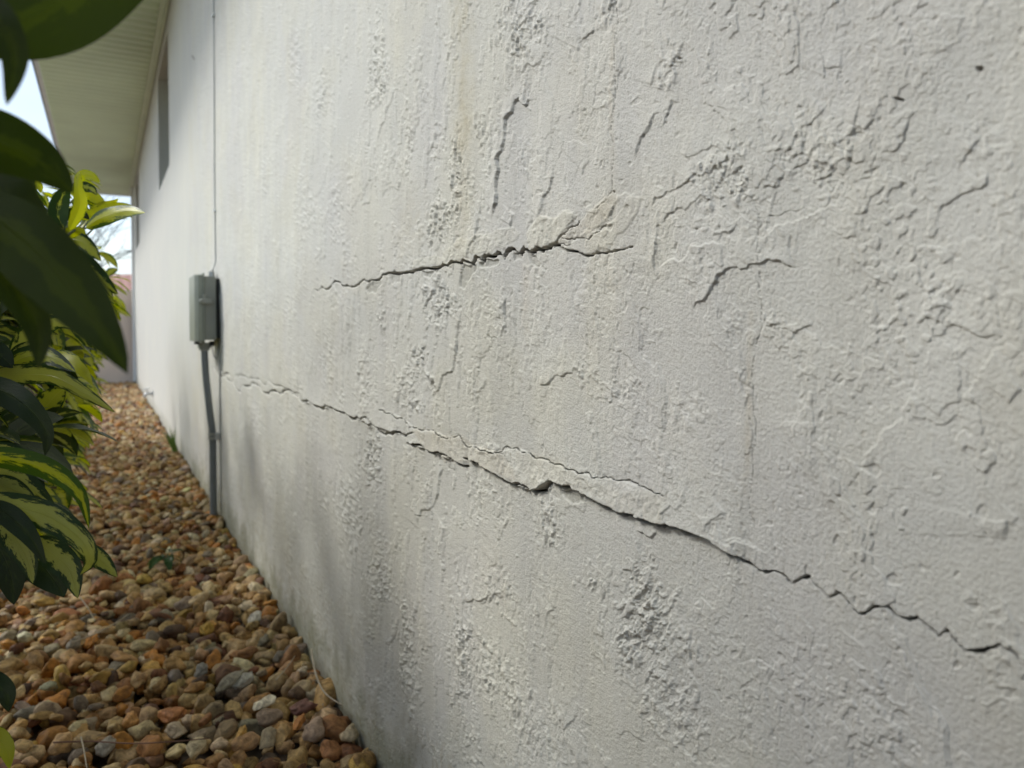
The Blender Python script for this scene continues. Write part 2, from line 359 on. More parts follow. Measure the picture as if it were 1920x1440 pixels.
H += (.00010 - .00005 * sstep(.0, .4, fbm(tf, zf, 8, 2, 85))) * fbm(tf, zf, 190, 3, 81, .75)
H += .00015 * fbm(tf, zf, 480, 2, 91) * sstep(2.0, .8, DEP)
ag = R(62)   # trowel drag running up to the right
ur = tf * math.cos(ag) + zf * math.sin(ag); vr = -tf * math.sin(ag) + zf * math.cos(ag)
H += .00016 * fbm(ur, vr * 4, 45, 3, 101) * sstep(0, .5, fbm(tf, zf, 5, 2, 111))
pl4 = fbm(ur * .45 + wx, vr * 1.25 + wz, 22, 3, 65) + .16 * fbm(tf, zf, 140, 2, 75)
dr_ = sstep(1.0, .5, DEP)
H += .0007 * dr_ * (sstep(.20, .235, pl4) * (.4 + .6 * sstep(-.2, .3, fbm(tf, zf, 4, 2, 77))) + .8 * sstep(.52, .55, pl4))
H += .0009 * dr_ * sstep(-.6, .6, fbm(ur * .5, vr, 12, 2, 79))
# general crumbs outside the traced patches
cr = sstep(.45, .75, fbm(tf, zf, 6.5, 2, 121)); blob = fbm(tf, zf, 140, 2, 131)
H += .0010 * NEARK * cr * sstep(.18, .40, blob)
H -= .0007 * sstep(.62, .70, fbm(tf, zf, 95, 1, 141)) * sstep(.0, .4, fbm(tf, zf, 5, 1, 143))

for k, (v, cx, cy, rx, ry, amp) in enumerate(rough):
    (px, py), = P(v, [(cx, cy)]); c = on_wall(px, py)
    e = on_wall(px - rx * v[2], py); f = on_wall(px, py + ry * v[2]); rt = abs(e.y - c.y) * .85; rz = abs(c.z - f.z)
    idx = near(np.array([[c.y, c.z]]), max(rt, rz) * 1.35)
    if not len(idx): continue
    d = np.sqrt(((tf[idx] - c.y) / rt) ** 2 + ((zf[idx] - c.z) / rz) ** 2)
    d = d + .45 * fbm(tf[idx], zf[idx], 40, 2, 200 + k)
    m = sstep(1.0, .45, d)
    a2 = R(55 if v in (V8, V6B) else (125 if v == V7 or (v == V5B and cx > 1500) else 90))
    uu = tf[idx] * math.cos(a2) + zf[idx] * math.sin(a2); vv = -tf[idx] * math.sin(a2) + zf[idx] * math.cos(a2)
    b = fbm(uu * .62, vv, 140, 3, 300 + k, .6) + .4 * fbm(uu * .35, vv, 60, 2, 350 + k)
    hgt = sstep(.12, .26, b) + .7 * sstep(.42, .54, b) - .6 * sstep(-.35, -.6, b)
    H[idx] += amp * .00062 * m * hgt * np.clip(DEP[idx] / .75, .42, 1.15)

for k, (v, kd, h, pts) in enumerate(steps):
    w_ = jag(to_wall(P(v, pts)), .10, 3, k)
    dec = .012 + .004 * (k % 4)
    idx = near(w_, .05)
    if not len(idx): continue
    d, s, p, _ = seg_dist(w_, idx)
    # wall frame: t grows to the left of the picture, so up-left = (+t,+z)
    mid = w_[-1] - w_[0]; nrm = np.array([-mid[1], mid[0]])
    up = 1 if nrm @ np.array([.75, .66]) > 0 else -1
    if kd == 'W': up = -up
    s = s * up
    taper = sstep(0, .12, p) * sstep(1, .85, p) * np.clip(.85 + .5 * fbm(tf[idx], zf[idx], 55, 2, 450 + k), .15, 1.2)
    sd = d * s + .0004 * fbm(tf[idx], zf[idx], 300, 2, 400 + k)
    edge = np.maximum(.0005, DEP[idx] * .0009)
    prof = sstep(-edge * .5, edge, sd) * np.exp(-np.clip(sd, 0, None) / dec)
    H[idx] += h * (.00085 if h < 2.5 else .0010) * prof * taper * np.clip(DEP[idx] / .65, .62, 1.1)
    if kd == 'D' and h > 1.1:
        g_ = np.exp(-(np.clip(-sd, 0, None) / (edge * 1.2)) ** 2) * (sd < edge)
        H[idx] -= h * .00012 * g_ * taper

BASEC = np.array([1., 1., 1.])
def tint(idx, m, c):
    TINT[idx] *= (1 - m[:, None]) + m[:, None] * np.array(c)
def lip(pts, h, dec, lim=.05):          # plate above the crack stands out and overhangs it
    idx = near(pts, lim); d, s, p, _ = seg_dist(pts, idx)
    mid = pts[-1] - pts[0]; up = 1 if -mid[1] * 0 + mid[0] > 0 else -1
    sd = d * s * up
    prof = sstep(0, .0012, sd) * np.exp(-np.clip(sd, 0, None) / dec) * sstep(0, .06, p) * sstep(1, .94, p)
    H[idx] += h * prof
def crack(pts, halfpx, depth, dark=.9, jg=.12, lv=3, seed=0):
    """halfpx: half width in px of the photo, list per point; turned into metres on the wall"""
    wl = to_wall(pts)
    D_ = [(Vector((WX, a, b)) - Vector((0, 0, CZ))).dot(CM @ Vector((0, 0, -1))) for a, b in wl]
    hw = np.array([h * d / F for h, d in zip(halfpx, D_)])
    j = jag(wl, jg, lv, seed); hw = np.interp(np.linspace(0, 1, len(j)), np.linspace(0, 1, len(hw)), hw)
    idx = near(j, hw.max() * 3 + .003)
    if not len(idx): return j
    d, s, p, ww = seg_dist(j, idx, hw)
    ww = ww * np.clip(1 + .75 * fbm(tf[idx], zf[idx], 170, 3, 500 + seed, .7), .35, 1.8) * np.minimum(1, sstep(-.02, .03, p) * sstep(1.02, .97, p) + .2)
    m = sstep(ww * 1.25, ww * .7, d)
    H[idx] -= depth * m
    tint(idx, m * dark, (.07, .06, .05))  # crack interior painted near black to deepen the shade inside it
    return j
uc = to_wall(upper_crack)
lip(uc[6:33], .0020, .030, .09)
lip(to_wall(P(V6, [(1095,425),(1200,480),(1300,530),(1380,560),(1445,515),(1570,565),(1740,650),(1920,700)]) + P(V7, [(200,238),(320,285),(430,350),(560,425)])), .0048, .022, .08)
lip(to_wall(P(V6, [(440,200),(600,240),(740,300),(850,337)])), .0030, .020, .06)
lip(to_wall(P(V6, [(860,365),(940,390),(1060,440),(1110,460)])), .0035, .02, .06)
lip(to_wall(up_par), -.0012, .010, .03)
# weathered mortar band between the two lower cracks, and pale brown filler beside the upper one
def inpoly(idx, poly):
    x = tf[idx]; y = zf[idx]; ins = np.zeros(len(idx), bool); n = len(poly)
    for i in range(n):
        x1, y1 = poly[i]; x2, y2 = poly[(i + 1) % n]
        c = ((y1 > y) != (y2 > y)) & (x < (x2 - x1) * (y - y1) / (y2 - y1 + 1e-12) + x1); ins ^= c
    return ins
def patch(poly, dh, c, amt, jg=.08, seed=0, soft=.002):
    w_ = jag(to_wall(poly + [poly[0]]), jg, 2, seed)
    idx = near(w_, .02); ins = inpoly(idx, w_); d, s, p, _ = seg_dist(w_, idx)
    sd = np.where(ins, d, -d); m = sstep(-soft, soft, sd)
    H[idx] += dh * sstep(-.0003, .0008, sd); tint(idx, m * amt, c)
for k, q in enumerate(chips): patch(q, -.0016, (.80, .80, .79), 1.0, .08, k, .0005)
patch(P(V5, [(1380,935),(1440,870),(1495,845),(1590,740),(1670,690),(1720,700),(1650,820),(1540,900),(1440,945)]), .0004, (.965, .93, .88), .8, .06, 31, .003)
patch(P(V5, [(1215,900),(1290,800),(1420,772),(1490,800),(1440,850),(1395,905),(1370,950),(1300,975),(1240,985)]), .0006, (1.05, 1.04, .99), .9, .07, 41, .002)
patch(P(V5, [(1400,975),(1480,930),(1600,890),(1700,800),(1760,700),(1830,700),(1800,800),(1700,900),(1650,985),(1550,1005)]), .0005, (1.03, 1.02, .99), .8, .07, 42, .002)
patch(P(V5, [(600,1085),(700,1020),(830,960),(960,900),(1100,870),(1180,900),(1100,985),(960,1010),(880,1035),(760,1065)]), .0004, (1.03, 1.02, .98), .7, .08, 43, .002)
patch(P(V6, [(885,315),(980,322),(1075,338),(1130,378),(1240,402),(1300,470),(1310,525),(1200,475),(1110,440),(940,388)]), .0003, (.90, .86, .80), .65, .05, 32, .003)
patch(P(V6, [(1300,400),(1560,490),(1800,545),(1900,580),(1900,690),(1740,645),(1570,560),(1450,512),(1380,550),(1310,525)]), .0002, (.94, .92, .87), .6, .05, 33, .004)
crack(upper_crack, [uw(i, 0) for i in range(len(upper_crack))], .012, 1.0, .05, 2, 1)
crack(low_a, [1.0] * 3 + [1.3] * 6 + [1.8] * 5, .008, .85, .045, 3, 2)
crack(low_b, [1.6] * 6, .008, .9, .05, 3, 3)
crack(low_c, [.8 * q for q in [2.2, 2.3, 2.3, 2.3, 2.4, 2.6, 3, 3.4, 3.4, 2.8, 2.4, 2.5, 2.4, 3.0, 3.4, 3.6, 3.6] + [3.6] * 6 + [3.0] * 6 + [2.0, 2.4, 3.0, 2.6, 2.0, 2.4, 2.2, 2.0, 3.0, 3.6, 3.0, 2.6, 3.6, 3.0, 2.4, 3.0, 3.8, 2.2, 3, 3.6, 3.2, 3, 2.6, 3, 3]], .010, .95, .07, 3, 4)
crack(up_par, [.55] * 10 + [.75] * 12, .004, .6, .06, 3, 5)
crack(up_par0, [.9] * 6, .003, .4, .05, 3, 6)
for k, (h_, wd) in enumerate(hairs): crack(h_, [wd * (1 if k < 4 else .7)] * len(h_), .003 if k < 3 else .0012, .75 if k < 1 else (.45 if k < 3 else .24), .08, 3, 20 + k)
for (x, y, rx, ry) in pits:
    c = on_wall(x, y); e = on_wall(x + rx, y); dd = abs(c.y - e.y); dz = ry * (c - Vector((0, 0, CZ))).dot(CM @ Vector((0, 0, -1))) / F
    idx = near(np.array([[c.y, c.z]]), max(dd, dz) * 2)
    if len(idx):
        a = R(-25); X_ = (tf[idx] - c.y); Z_ = zf[idx] - c.z
        d = np.hypot((X_ * math.cos(a) - Z_ * math.sin(a)) / dd, (X_ * math.sin(a) + Z_ * math.cos(a)) / dz); m = sstep(1.2, .7, d)
        H[idx] -= .004 * m; tint(idx, m * .7, (.35, .3, .27))
idx = near(to_wall([(850, 800), (1330, 960)]), .03)
if len(idx):
    d, s_, p, _ = seg_dist(to_wall(P(V6, [(800,290),(940,350),(1060,385),(1200,430),(1320,480),(1450,490),(1600,535),(1760,590),(1880,640)])), idx)
    H[idx] += sstep(.016, .006, d) * (.0006 * fbm(tf[idx], zf[idx], 90, 3, 701, .6) + .0005 * sstep(.1, .25, fbm(tf[idx], zf[idx], 45, 2, 703)))
# stains: drip streaks, grime at the foot, cooler and warmer repaint areas
warm = sstep(-.1, .5, fbm(tf, zf, 5, 3, 601)) * .55
cool = sstep(0, .5, fbm(tf + .3, zf, 3.3, 3, 605)) * .8
TINT *= (1 - cool[:, None]) + cool[:, None] * np.array((.965, .96, .985))
skim = sstep(.30, .33, pl) * .5 + sstep(.36, .39, pl2) * .5
TINT *= (1 - skim[:, None]) + skim[:, None] * np.array((1.02, 1.015, 1.0))
pore = sstep(.52, .64, fbm(tf, zf, 260, 1, 607)) * sstep(-.1, .5, fbm(tf, zf, 9, 2, 608)) * .5
TINT *= (1 - pore[:, None]) + pore[:, None] * np.array((.70, .67, .62)); H -= .0004 * pore
TINT *= (1 - warm[:, None]) + warm[:, None] * np.array((.99, .975, .925))
dk = sstep(.1, .7, fbm(tf * 3, zf * .5, 5, 3, 611)) * .3
TINT *= (1 - dk[:, None]) + dk[:, None] * np.array((.94, .93, .90))
for (x, y0, y1, wpx, c, a) in [(868, -60, 330, 24, (.90, .86, .76), .75), (868, 180, 560, 12, (.92, .88, .80), .5), (1154, 60, 390, 5, (.90, .84, .76), .4), (1408, 600, 980, 7, (.90, .84, .74), .5), (985, 500, 700, 8, (.92, .85, .77), .4), (770, 380, 520, 40, (.95, .92, .84), .6)]:
    a0 = on_wall(x, y0); a1 = on_wall(x, y1); tw = abs(on_wall(x + wpx, y0).y - a0.y)
    idx = near(np.array([[a0.y, a0.z], [a1.y, a1.z]]), tw * 2)
    z = zf[idx]; g = np.exp(-((tf[idx] - a0.y + .006 * fbm(tf[idx], z, 12, 2, 621)) / tw) ** 2) * sstep(a1.z, a1.z + .06, z) * sstep(a0.z + .05, a0.z - .03, z)
    tint(idx, g * a * (.6 + .6 * np.clip(fbm(tf[idx], z, 60, 3, 631) + .4, 0, 1)), c)
foot = sstep(.10, -.01, zf + .05 * fbm(tf, zf, 14, 3, 641) - .012)
TINT *= (1 - .8 * foot[:, None]) + .8 * foot[:, None] * np.array((.50, .50, .40))
spl = sstep(.15, .45, fbm(tf, zf, 75, 3, 651)) * sstep(.22, .0, zf + .08 * fbm(tf, zf, 6, 2, 653)) * .55
TINT *= (1 - spl[:, None]) + spl[:, None] * np.array((.74, .68, .56))
H *= sstep(3.55, 3.0, tf)                      # the relief dies out where the plain far wall begins

V = np.stack([WX - H, tf, zf], 1)
nc = len(T); ii = np.arange(nc - 1)[:, None] * NRt + np.arange(NRt - 1)[None]
Q = np.stack([ii, ii + NRt, ii + NRt + 1, ii + 1], -1).reshape(-1, 4)
# far wall, with the two window openings (regular cells)
TN = T[-1]; WIN = [(4.65, 5.56), (8.75, 9.65)]; SILL = 1.56; HEAD = 2.30; END = 10.35
fy = [TN, 4.65, 5.56, 8.75, 9.65, END]; fz = [-.12, SILL, HEAD, 2.42]
FV, FQ = [], []
def quadgrid(y0, y1, z0, z1, n, m):
    b = len(V) + len(FV)
    for i in range(n + 1):
        for j in range(m + 1): FV.append((WX, y0 + (y1 - y0) * i / n, z0 + (z1 - z0) * j / m))
    for i in range(n):
        for j in range(m):
            q = b + i * (m + 1) + j; FQ.append((q, q + m + 1, q + m + 2, q + 1))
for i in range(5):
    for j in range(3):
        if i in (1, 3) and j == 1: continue
        quadgrid(fy[i], fy[i + 1], fz[j], fz[j + 1], max(2, int((fy[i + 1] - fy[i]) / .08)), 3 if j else 40)
def q4(a, b, c, d):
    n = len(V) + len(FV); FV.extend([a, b, c, d]); FQ.append((n, n + 1, n + 2, n + 3))
DW = WX + .11
for (a, b) in WIN:      # reveals
    q4((WX, b, SILL), (WX, b, HEAD), (DW, b, HEAD), (DW, b, SILL)); q4((WX, a, HEAD), (WX, a, SILL), (DW, a, SILL), (DW, a, HEAD))
    q4((WX, a, HEAD), (DW, a, HEAD), (DW, b, HEAD), (WX, b, HEAD)); q4((WX, b, SILL), (DW, b, SILL), (DW, a, SILL), (WX, a, SILL))
q4((WX, END, -.12), (WX + 7, END, -.12), (WX + 7, END, 2.42), (WX, END, 2.42))
q4((WX, -3, 2.42), (WX + 7, -3, 2.42), (WX + 7, -3, -.12), (WX, -3, -.12))
q4((WX + 7, END, -.12), (WX + 7, -3, -.12), (WX + 7, -3, 2.42), (WX + 7, END, 2.42))
FVn = np.array(FV)
ft = np.ones((len(FV), 3)); fo = sstep(.10, .0, FVn[:, 2] + .03 * fbm(FVn[:, 1], FVn[:, 2], 9, 3, 641)); ft *= (1 - .6 * fo[:, None]) + .6 * fo[:, None] * np.array((.5, .5, .42))
me = np_mesh('wall', np.vstack([V, FVn]), np.vstack([Q, np.array(FQ)]))
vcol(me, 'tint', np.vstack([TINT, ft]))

# stucco material
def stucco(name, base, grain=1.0, use_tint=True):
    m, nt, b, out = mat_new(name); lk = nt.links.new
    t = N(nt, 'ShaderNodeTexCoord'); co = t.outputs['Object']
    n1 = N(nt, 'ShaderNodeTexNoise', Scale=2.2, Detail=6.0, Roughness=.6); lk(co, n1.inputs['Vector'])
    mpn = N(nt, 'ShaderNodeMapping'); mpn.inputs['Scale'].default_value = (1, 5, .45); lk(co, mpn.inputs[0])
    n2 = N(nt, 'ShaderNodeTexNoise', Scale=5.0, Detail=6.0); lk(mpn.outputs[0], n2.inputs['Vector'])
    n3 = N(nt, 'ShaderNodeTexNoise', Scale=260.0, Detail=4.0, Roughness=.7); lk(co, n3.inputs['Vector'])
    r1 = N(nt, 'ShaderNodeValToRGB'); r1.color_ramp.elements[0].position = .38; r1.color_ramp.elements[1].position = .62; lk(n1.outputs['Fac'], r1.inputs[0])
    r2 = N(nt, 'ShaderNodeValToRGB'); r2.color_ramp.elements[0].position = .42; r2.color_ramp.elements[1].position = .66; lk(n2.outputs['Fac'], r2.inputs[0])
    c = mixc(nt, r1.outputs[0], tuple(x * .96 for x in base), tuple(x * y for x, y in zip(base, (1.03, 1.02, .985))))
    c = mixc(nt, r2.outputs[0], c, tuple(x * y for x, y in zip(base, (.955, .95, .945))))
    r3 = N(nt, 'ShaderNodeValToRGB'); r3.color_ramp.elements[0].position = .30; r3.color_ramp.elements[0].color = (.86, .85, .83, 1); r3.color_ramp.elements[1].position = .50; r3.color_ramp.elements[1].color = (1, 1, 1, 1)
    lk(n3.outputs['Fac'], r3.inputs[0]); c = mixc(nt, 1.0, c, r3.outputs[0], 'MULTIPLY')
    if use_tint:
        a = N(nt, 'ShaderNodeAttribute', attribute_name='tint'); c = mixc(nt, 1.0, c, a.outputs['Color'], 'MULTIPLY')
    lk(c, b.inputs['Base Color']); b.inputs['Roughness'].default_value = .82; b.inputs['Specular IOR Level'].default_value = .25
    g1 = N(nt, 'ShaderNodeTexNoise', Scale=680.0, Detail=4.0, Roughness=.7); lk(co, g1.inputs['Vector'])
    g2 = N(nt, 'ShaderNodeTexNoise', Scale=55.0, Detail=5.0, Roughness=.6); lk(mpn.outputs[0], g2.inputs['Vector'])
    g2.inputs['Scale'].default_value = 14
    b1 = N(nt, 'ShaderNodeBump', Strength=1.0, Distance=.00078 * grain); lk(g1.outputs['Fac'], b1.inputs['Height'])
    b2 = N(nt, 'ShaderNodeBump', Strength=1.0, Distance=.0008 * grain); lk(g2.outputs['Fac'], b2.inputs['Height']); lk(b2.outputs[0], b1.inputs['Normal'])
    lk(b1.outputs[0], b.inputs['Normal'])
    return m
M_wall = stucco('stucco_paint', (.685, .680, .628))
house = thing('house', 'white stucco house whose long cracked wall fills the right of the photo', 'house', (WX, 5, 0))
link('wall', me, M_wall, house, smooth=True)
# ------------------------------------------------------------------ eaves
M_soff = simple('soffit_vinyl', (.82, .93, .68), .55, 3, .05)
M_trim = simple('trim_paint', (.80, .88, .68), .5, 6, .06)
M_white = simple('white_paint', (.80, .81, .80), .45, 8, .05)
M_dark = simple('drip_metal', (.06, .07, .055), .45, 20, .1)
SZ = 2.42; SX = -.36; EY = 11.0
prof = []; y = -3.0
while y < EY:
    prof += [(y, 0), (y + .048, .001), (y + .056, .019), (y + .088, .022)]; y += .10
sv, sq = [], []
for (yy, dz) in prof: sv += [(WX - .001, yy, SZ - .01 + dz), (SX, yy, SZ - .01 + dz)]
for i in range(len(prof) - 1): sq.append((2 * i, 2 * i + 1, 2 * i + 3, 2 * i + 2))
link('soffit', np_mesh('soffit', sv, sq), M_soff, house)
MB().box((WX - .020, -3, SZ - .034), (WX - .0035, END, SZ - .013), .002).box((WX - .046, -3, SZ - .022), (WX - .0205, EY, SZ - .0125), .002).build('soffit_channel', M_trim, house)
MB().box((SX - .026, -3, SZ - .03), (SX, EY, SZ + .13), .003).build('fascia', M_white, house)
MB().box((SX - .040, -3, SZ - .012), (SX - .0265, EY + .02, SZ + .15), .001).build('drip_edge', M_dark, house)
MB().box((SX, EY, SZ - .03), (WX + 7, EY + .03, SZ + .13), .003).build('fascia', M_white, house)
rf = MB(); rf.prism([(SX - .05, SZ + .151), (WX + 3.5, SZ + 1.6), (WX + 7.6, SZ + .151), (WX + 7.6, SZ + .135), (SX - .05, SZ + .135)], -3.2, EY + .08, (0, 2, 1))
M_tile = simple('roof_tile', (.36, .15, .095), .8, 12, .3, .01, 20)
rf.build('roof', M_tile, house)
MB().box((WX - .030, END - .10, -.04), (WX - .001, END + .02, SZ - .036), .004).build('corner_trim', M_white, house)
# windows set in the two openings
M_fr = simple('window_frame_metal', (.32, .30, .27), .4, 20, .1)
M_glass, gnt, gb, _ = mat_new('window_glass'); gb.inputs['Base Color'].default_value = (.03, .035, .035, 1); gb.inputs['Roughness'].default_value = .06
for (a, b) in WIN:
    f = MB(); X0, X1 = DW - .03, DW - .001
    f.box((X0, a + .001, SILL + .001), (X1, a + .045, HEAD - .001)).box((X0, b - .045, SILL + .001), (X1, b - .001, HEAD - .001))
    f.box((X0, a + .046, SILL + .001), (X1, b - .046, SILL + .05)).box((X0, a + .046, HEAD - .05), (X1, b - .046, HEAD - .001)).box((X0 + .004, a + .046, 1.91), (X1, b - .046, 1.94))
    wdw = f.build('window', M_fr, house)
    g = MB().box((DW - .012, a + .04, SILL + .04), (DW - .006, b - .04, HEAD - .04)).build('pane', M_glass)
    g.parent = wdw; g.matrix_parent_inverse = wdw.matrix_parent_inverse.copy(); 
    g.matrix_parent_inverse = Matrix.Identity(4)
    g.location = -Vector(house.location) * 0
    g.matrix_parent_inverse = (Matrix.Translation(house.location) @ wdw.matrix_parent_inverse).inverted()

# ------------------------------------------------------------------ utility box, conduit, cable
def cloc(parent, x): return x
M_box = simple('box_plastic', (.30, .32, .265), .45, 25, .05, .0003, 300)
M_box2 = simple('box_base_plastic', (.27, .28, .245), .5, 25, .05, .0003, 300)
M_con = simple('conduit_plastic', (.20, .22, .23), .45, 30, .08)
M_metal = simple('strap_metal', (.42, .43, .42), .4, 60, .15, metallic=.6)
M_cab = simple('cable_painted', (.42, .43, .42), .5, 40, .1)
M_blk = simple('rubber_and_gap_black', (.025, .027, .027), .6, 30, .1)
y0 = 2.606; y1 = 2.80; zt = .795; zb = .583
tz = on_wall(384, 515, .283); bz = on_wall(384, 640, .283)
zt = CZ + (tz.z - CZ) * (y0 / tz.y); zb = CZ + (bz.z - CZ) * (y0 / bz.y)
ub = thing('utility_box', 'grey-green plastic utility box on the wall above the conduit', 'utility box', (WX, 2.7, zb))
b = MB(); b.box((.2865, y0, zb + .004), (.322, y1, zt - .004), .004, 3); b.build('base', M_box2, ub, False)
b = MB(); b.prism([(.2815, y0 - .002), (.2815, y1 + .002), (.268, y1 + .002), (.257, y1 - .012), (.257, y0 + .012), (.268, y0 - .002)], zb, zt, (0, 1, 2), .002)
b.build('cover', M_box, ub)
MB().box((.2818, y0 - .006, zb - .004), (.2862, y1 + .006, zt + .006), .001).build('flange', M_box, ub)
MB().box((.3225, y0 + .012, zb + .01), (WX - .001, y1 - .012, zt - .01)).build('gap_shade_plate', M_blk, ub)  # black filler standing in for the shadowed gap between box and wall
hz = CZ + (on_wall(386, 567, .283).z - CZ)
hz = zb + (zt - zb) * .60
lt = MB(); lt.box((.270, y0 - .016, hz - .008), (.306, y0 - .0065, hz + .008), .003).box((.278, y0 - .012, hz - .011), (.290, y0 - .0062, hz + .024), .002).tube([(.274, y0 - .017, hz), (.274, y0 - .024, hz - .002)], .006, 10)
lt.build('latch', M_box2, ub)
MB().tube([(.290, y0 + .05, zb - .0045), (.290, y0 + .05, zb - .022)], .021, 20).tube([(.290, y0 + .05, zb - .0225), (.290, y0 + .05, zb - .030)], .017, 20).build('conduit_hub', M_box2, ub, False)
MB().tube([(.312, y0 + .04, zb + .0), (.312, y0 + .04, zb - .016)], .009, 12).build('grommet', M_blk, ub); MB().tube([(.264, y0 + .03, zb - .001), (.264, y0 + .03, zb - .010)], .008, 12).build('grommet', M_blk, ub)
MB().tube([(.318, y0 + .07, zt - .005), (.318, y0 + .07, zt + .012), (.320, y0 + .08, zt + .020)], [.009, .009, .006], 12).box((.308, y0 + .065, zt + .002), (.326, y0 + .085, zt + .016), .002).build('cable_gland', M_metal, ub)

cn = thing('conduit', 'grey plastic conduit running from the utility box down into the pebbles', 'conduit', (WX, y0 + .05, 0))
zs = lambda y: y
path = [(.290, y0 + .05, zb - .031), (.2905, y0 + .05, zb - .06), (.294, y0 + .05, zb - .12), (.300, y0 + .05, zb - .19), (.306, y0 + .05, zb - .25), (.3115, y0 + .05, zb - .30), (.3125, y0 + .05, zb - .36), (.3125, y0 + .05, .12), (.3125, y0 + .05, -.09)]
def smooth_path(p, n=6):
    p = [Vector(q) for q in p]; out = []
    for i in range(len(p) - 1):
        a = p[max(i - 1, 0)]; b_ = p[i]; c = p[i + 1]; d = p[min(i + 2, len(p) - 1)]
        for k in range(n):
            t = k / n
            out.append(.5 * ((2 * b_) + (c - a) * t + (2 * a - 5 * b_ + 4 * c - d) * t * t + (3 * b_ - a - 3 * c + d) * t ** 3))
    return out + [p[-1]]
MB().tube(smooth_path(path), .0112, 20).build('pipe', M_con, cn, True)
st = MB()
for dz in (0, .014): st.tube([(.3125, y0 + .05, zb - .305 - dz), (.3125, y0 + .05, zb - .313 - dz)], .0150, 20)
st.box((.316, y0 + .022, zb - .326), (WX - .0005, y0 + .078, zb - .306), .001)
st.build('strap', M_metal, cn)
cb = thing('cable', 'thin painted cable running up the wall above the utility box', 'cable', (WX, 2.76, zt))
pts = [Vector((.320, y0 + .08, zt + .016)), Vector((.3305, 2.688, zt + .05)), Vector((WX - .0035, 2.692, zt + .11)), Vector((WX - .0035, 2.690, 1.15)), Vector((WX - .0035, 2.680, 1.35)), Vector((WX - .0035, 2.670, 1.6)), Vector((WX - .0035, 2.668, 2.0)), Vector((WX - .0035, 2.668, SZ - .036))]
MB().tube(smooth_path(pts, 4), .0019, 8).build('sheath', M_cab, cb, True)
for z, yy in ((1.02, 2.692), (1.66, 2.669)): MB().box((WX - .009, yy - .009, z - .005), (WX - .0005, yy + .009, z + .005), .002).build('cable_clip', M_white, cb)
gw = thing('ground_wire', 'thin wire looping from under the utility box down beside the conduit', 'wire', (WX, 2.7, zb - .05))
MB().tube(smooth_path([(.312, y0 + .04, zb - .014), (.316, y0 + .03, zb - .045), (.325, y0 + .03, zb - .058), (.331, y0 + .04, zb - .03), (.3325, y0 + .05, zb - .0), ]), .0018, 6).tube(smooth_path([(.3335, y0 + .03, zb - .01), (.3330, y0 + .03, zb - .2), (.3325, y0 + .025, zb - .4), (.3335, y0 + .03, .02)]), .0013, 6).build('wire_strand', M_cab, gw, True)

# hose tap
M_brass = simple('tap_metal', (.62, .63, .62), .4, 60, .1, metallic=.3)
sp = on_wall(292, 738); SY = 6.6; SPZ = .125
tp = thing('hose_tap', 'small pale hose tap low on the far part of the house wall', 'tap', (WX, SY, SPZ))
MB().tube([(WX, SY, SPZ), (WX - .035, SY, SPZ), (WX - .055, SY, SPZ - .006), (WX - .068, SY, SPZ - .03)], [.012, .012, .012, .011], 14).tube([(WX - .002, SY, SPZ), (WX - .008, SY, SPZ)], .028, 18).build('spout', M_brass, tp, True)
hd = MB().tube([(WX - .035, SY, SPZ + .008), (WX - .048, SY, SPZ + .04)], .005, 10)
hd.tube([(WX - .048 + .024 * math.cos(a), SY + .024 * math.sin(a), SPZ + .04 + .008 * math.cos(a)) for a in [2 * math.pi * k / 16 for k in range(17)]], .004, 8)
hd.build('handle', M_brass, tp, True)

# ------------------------------------------------------------------ ground and pebbles
M_soil = simple('soil', (.075, .055, .038), .95, 20, .3, .006, 90)
bm = bmesh.new()
bmesh.ops.create_grid(bm, x_segments=20, y_segments=20, size=400); me = bpy.data.meshes.new('ground'); bm.to_mesh(me); bm.free()
g = link('ground', me, M_soil); g.location = (0, 0, -.05); g['kind'] = 'structure'

def pebble_templates(sub, n, seed):
    out = []
    r = random.Random(seed)
    for k in range(n):
        bm = bmesh.new(); bmesh.ops.create_icosphere(bm, subdivisions=sub, radius=1)
        off = Vector((r.uniform(-50, 50), r.uniform(-50, 50), r.uniform(-50, 50)))
        sx, sy, sz = r.uniform(1.0, 1.5), r.uniform(.78, 1.05), r.uniform(.48, .8)
        cuts = [(Vector((r.gauss(0, 1), r.gauss(0, 1), r.gauss(0, 1))).normalized(), r.uniform(.50, .85)) for _ in range(7)]
        for v in bm.verts:
            p = v.co.copy()
            for nrm, dd in cuts:
                e = p.dot(nrm) - dd
                if e > 0: p -= nrm * e * .8
            p *= 1 + .30 * mnoise.noise(v.co * 1.5 + off) + (.05 * mnoise.noise(v.co * 4 + off) if sub > 2 else 0)
            v.co = Vector((p.x * sx, p.y * sy, p.z * sz))
        bm.verts.ensure_lookup_table()
        out.append((np.array([v.co[:] for v in bm.verts]), np.array([[v.index for v in f.verts] for f in bm.faces]))); bm.free()
    return out
PAL = np.array([(.38,.24,.10),(.46,.31,.14),(.34,.19,.065),(.43,.20,.045),(.28,.14,.05),(.18,.085,.045),(.54,.43,.25),(.64,.56,.41),(.30,.25,.18),(.23,.20,.16),(.12,.075,.05),(.48,.36,.19),(.52,.34,.10),(.38,.28,.16),(.32,.16,.07)])
PW = np.array([10,12,8,5,5,4,9,4,5,3,4,10,4,9,5], float); PW /= PW.sum()
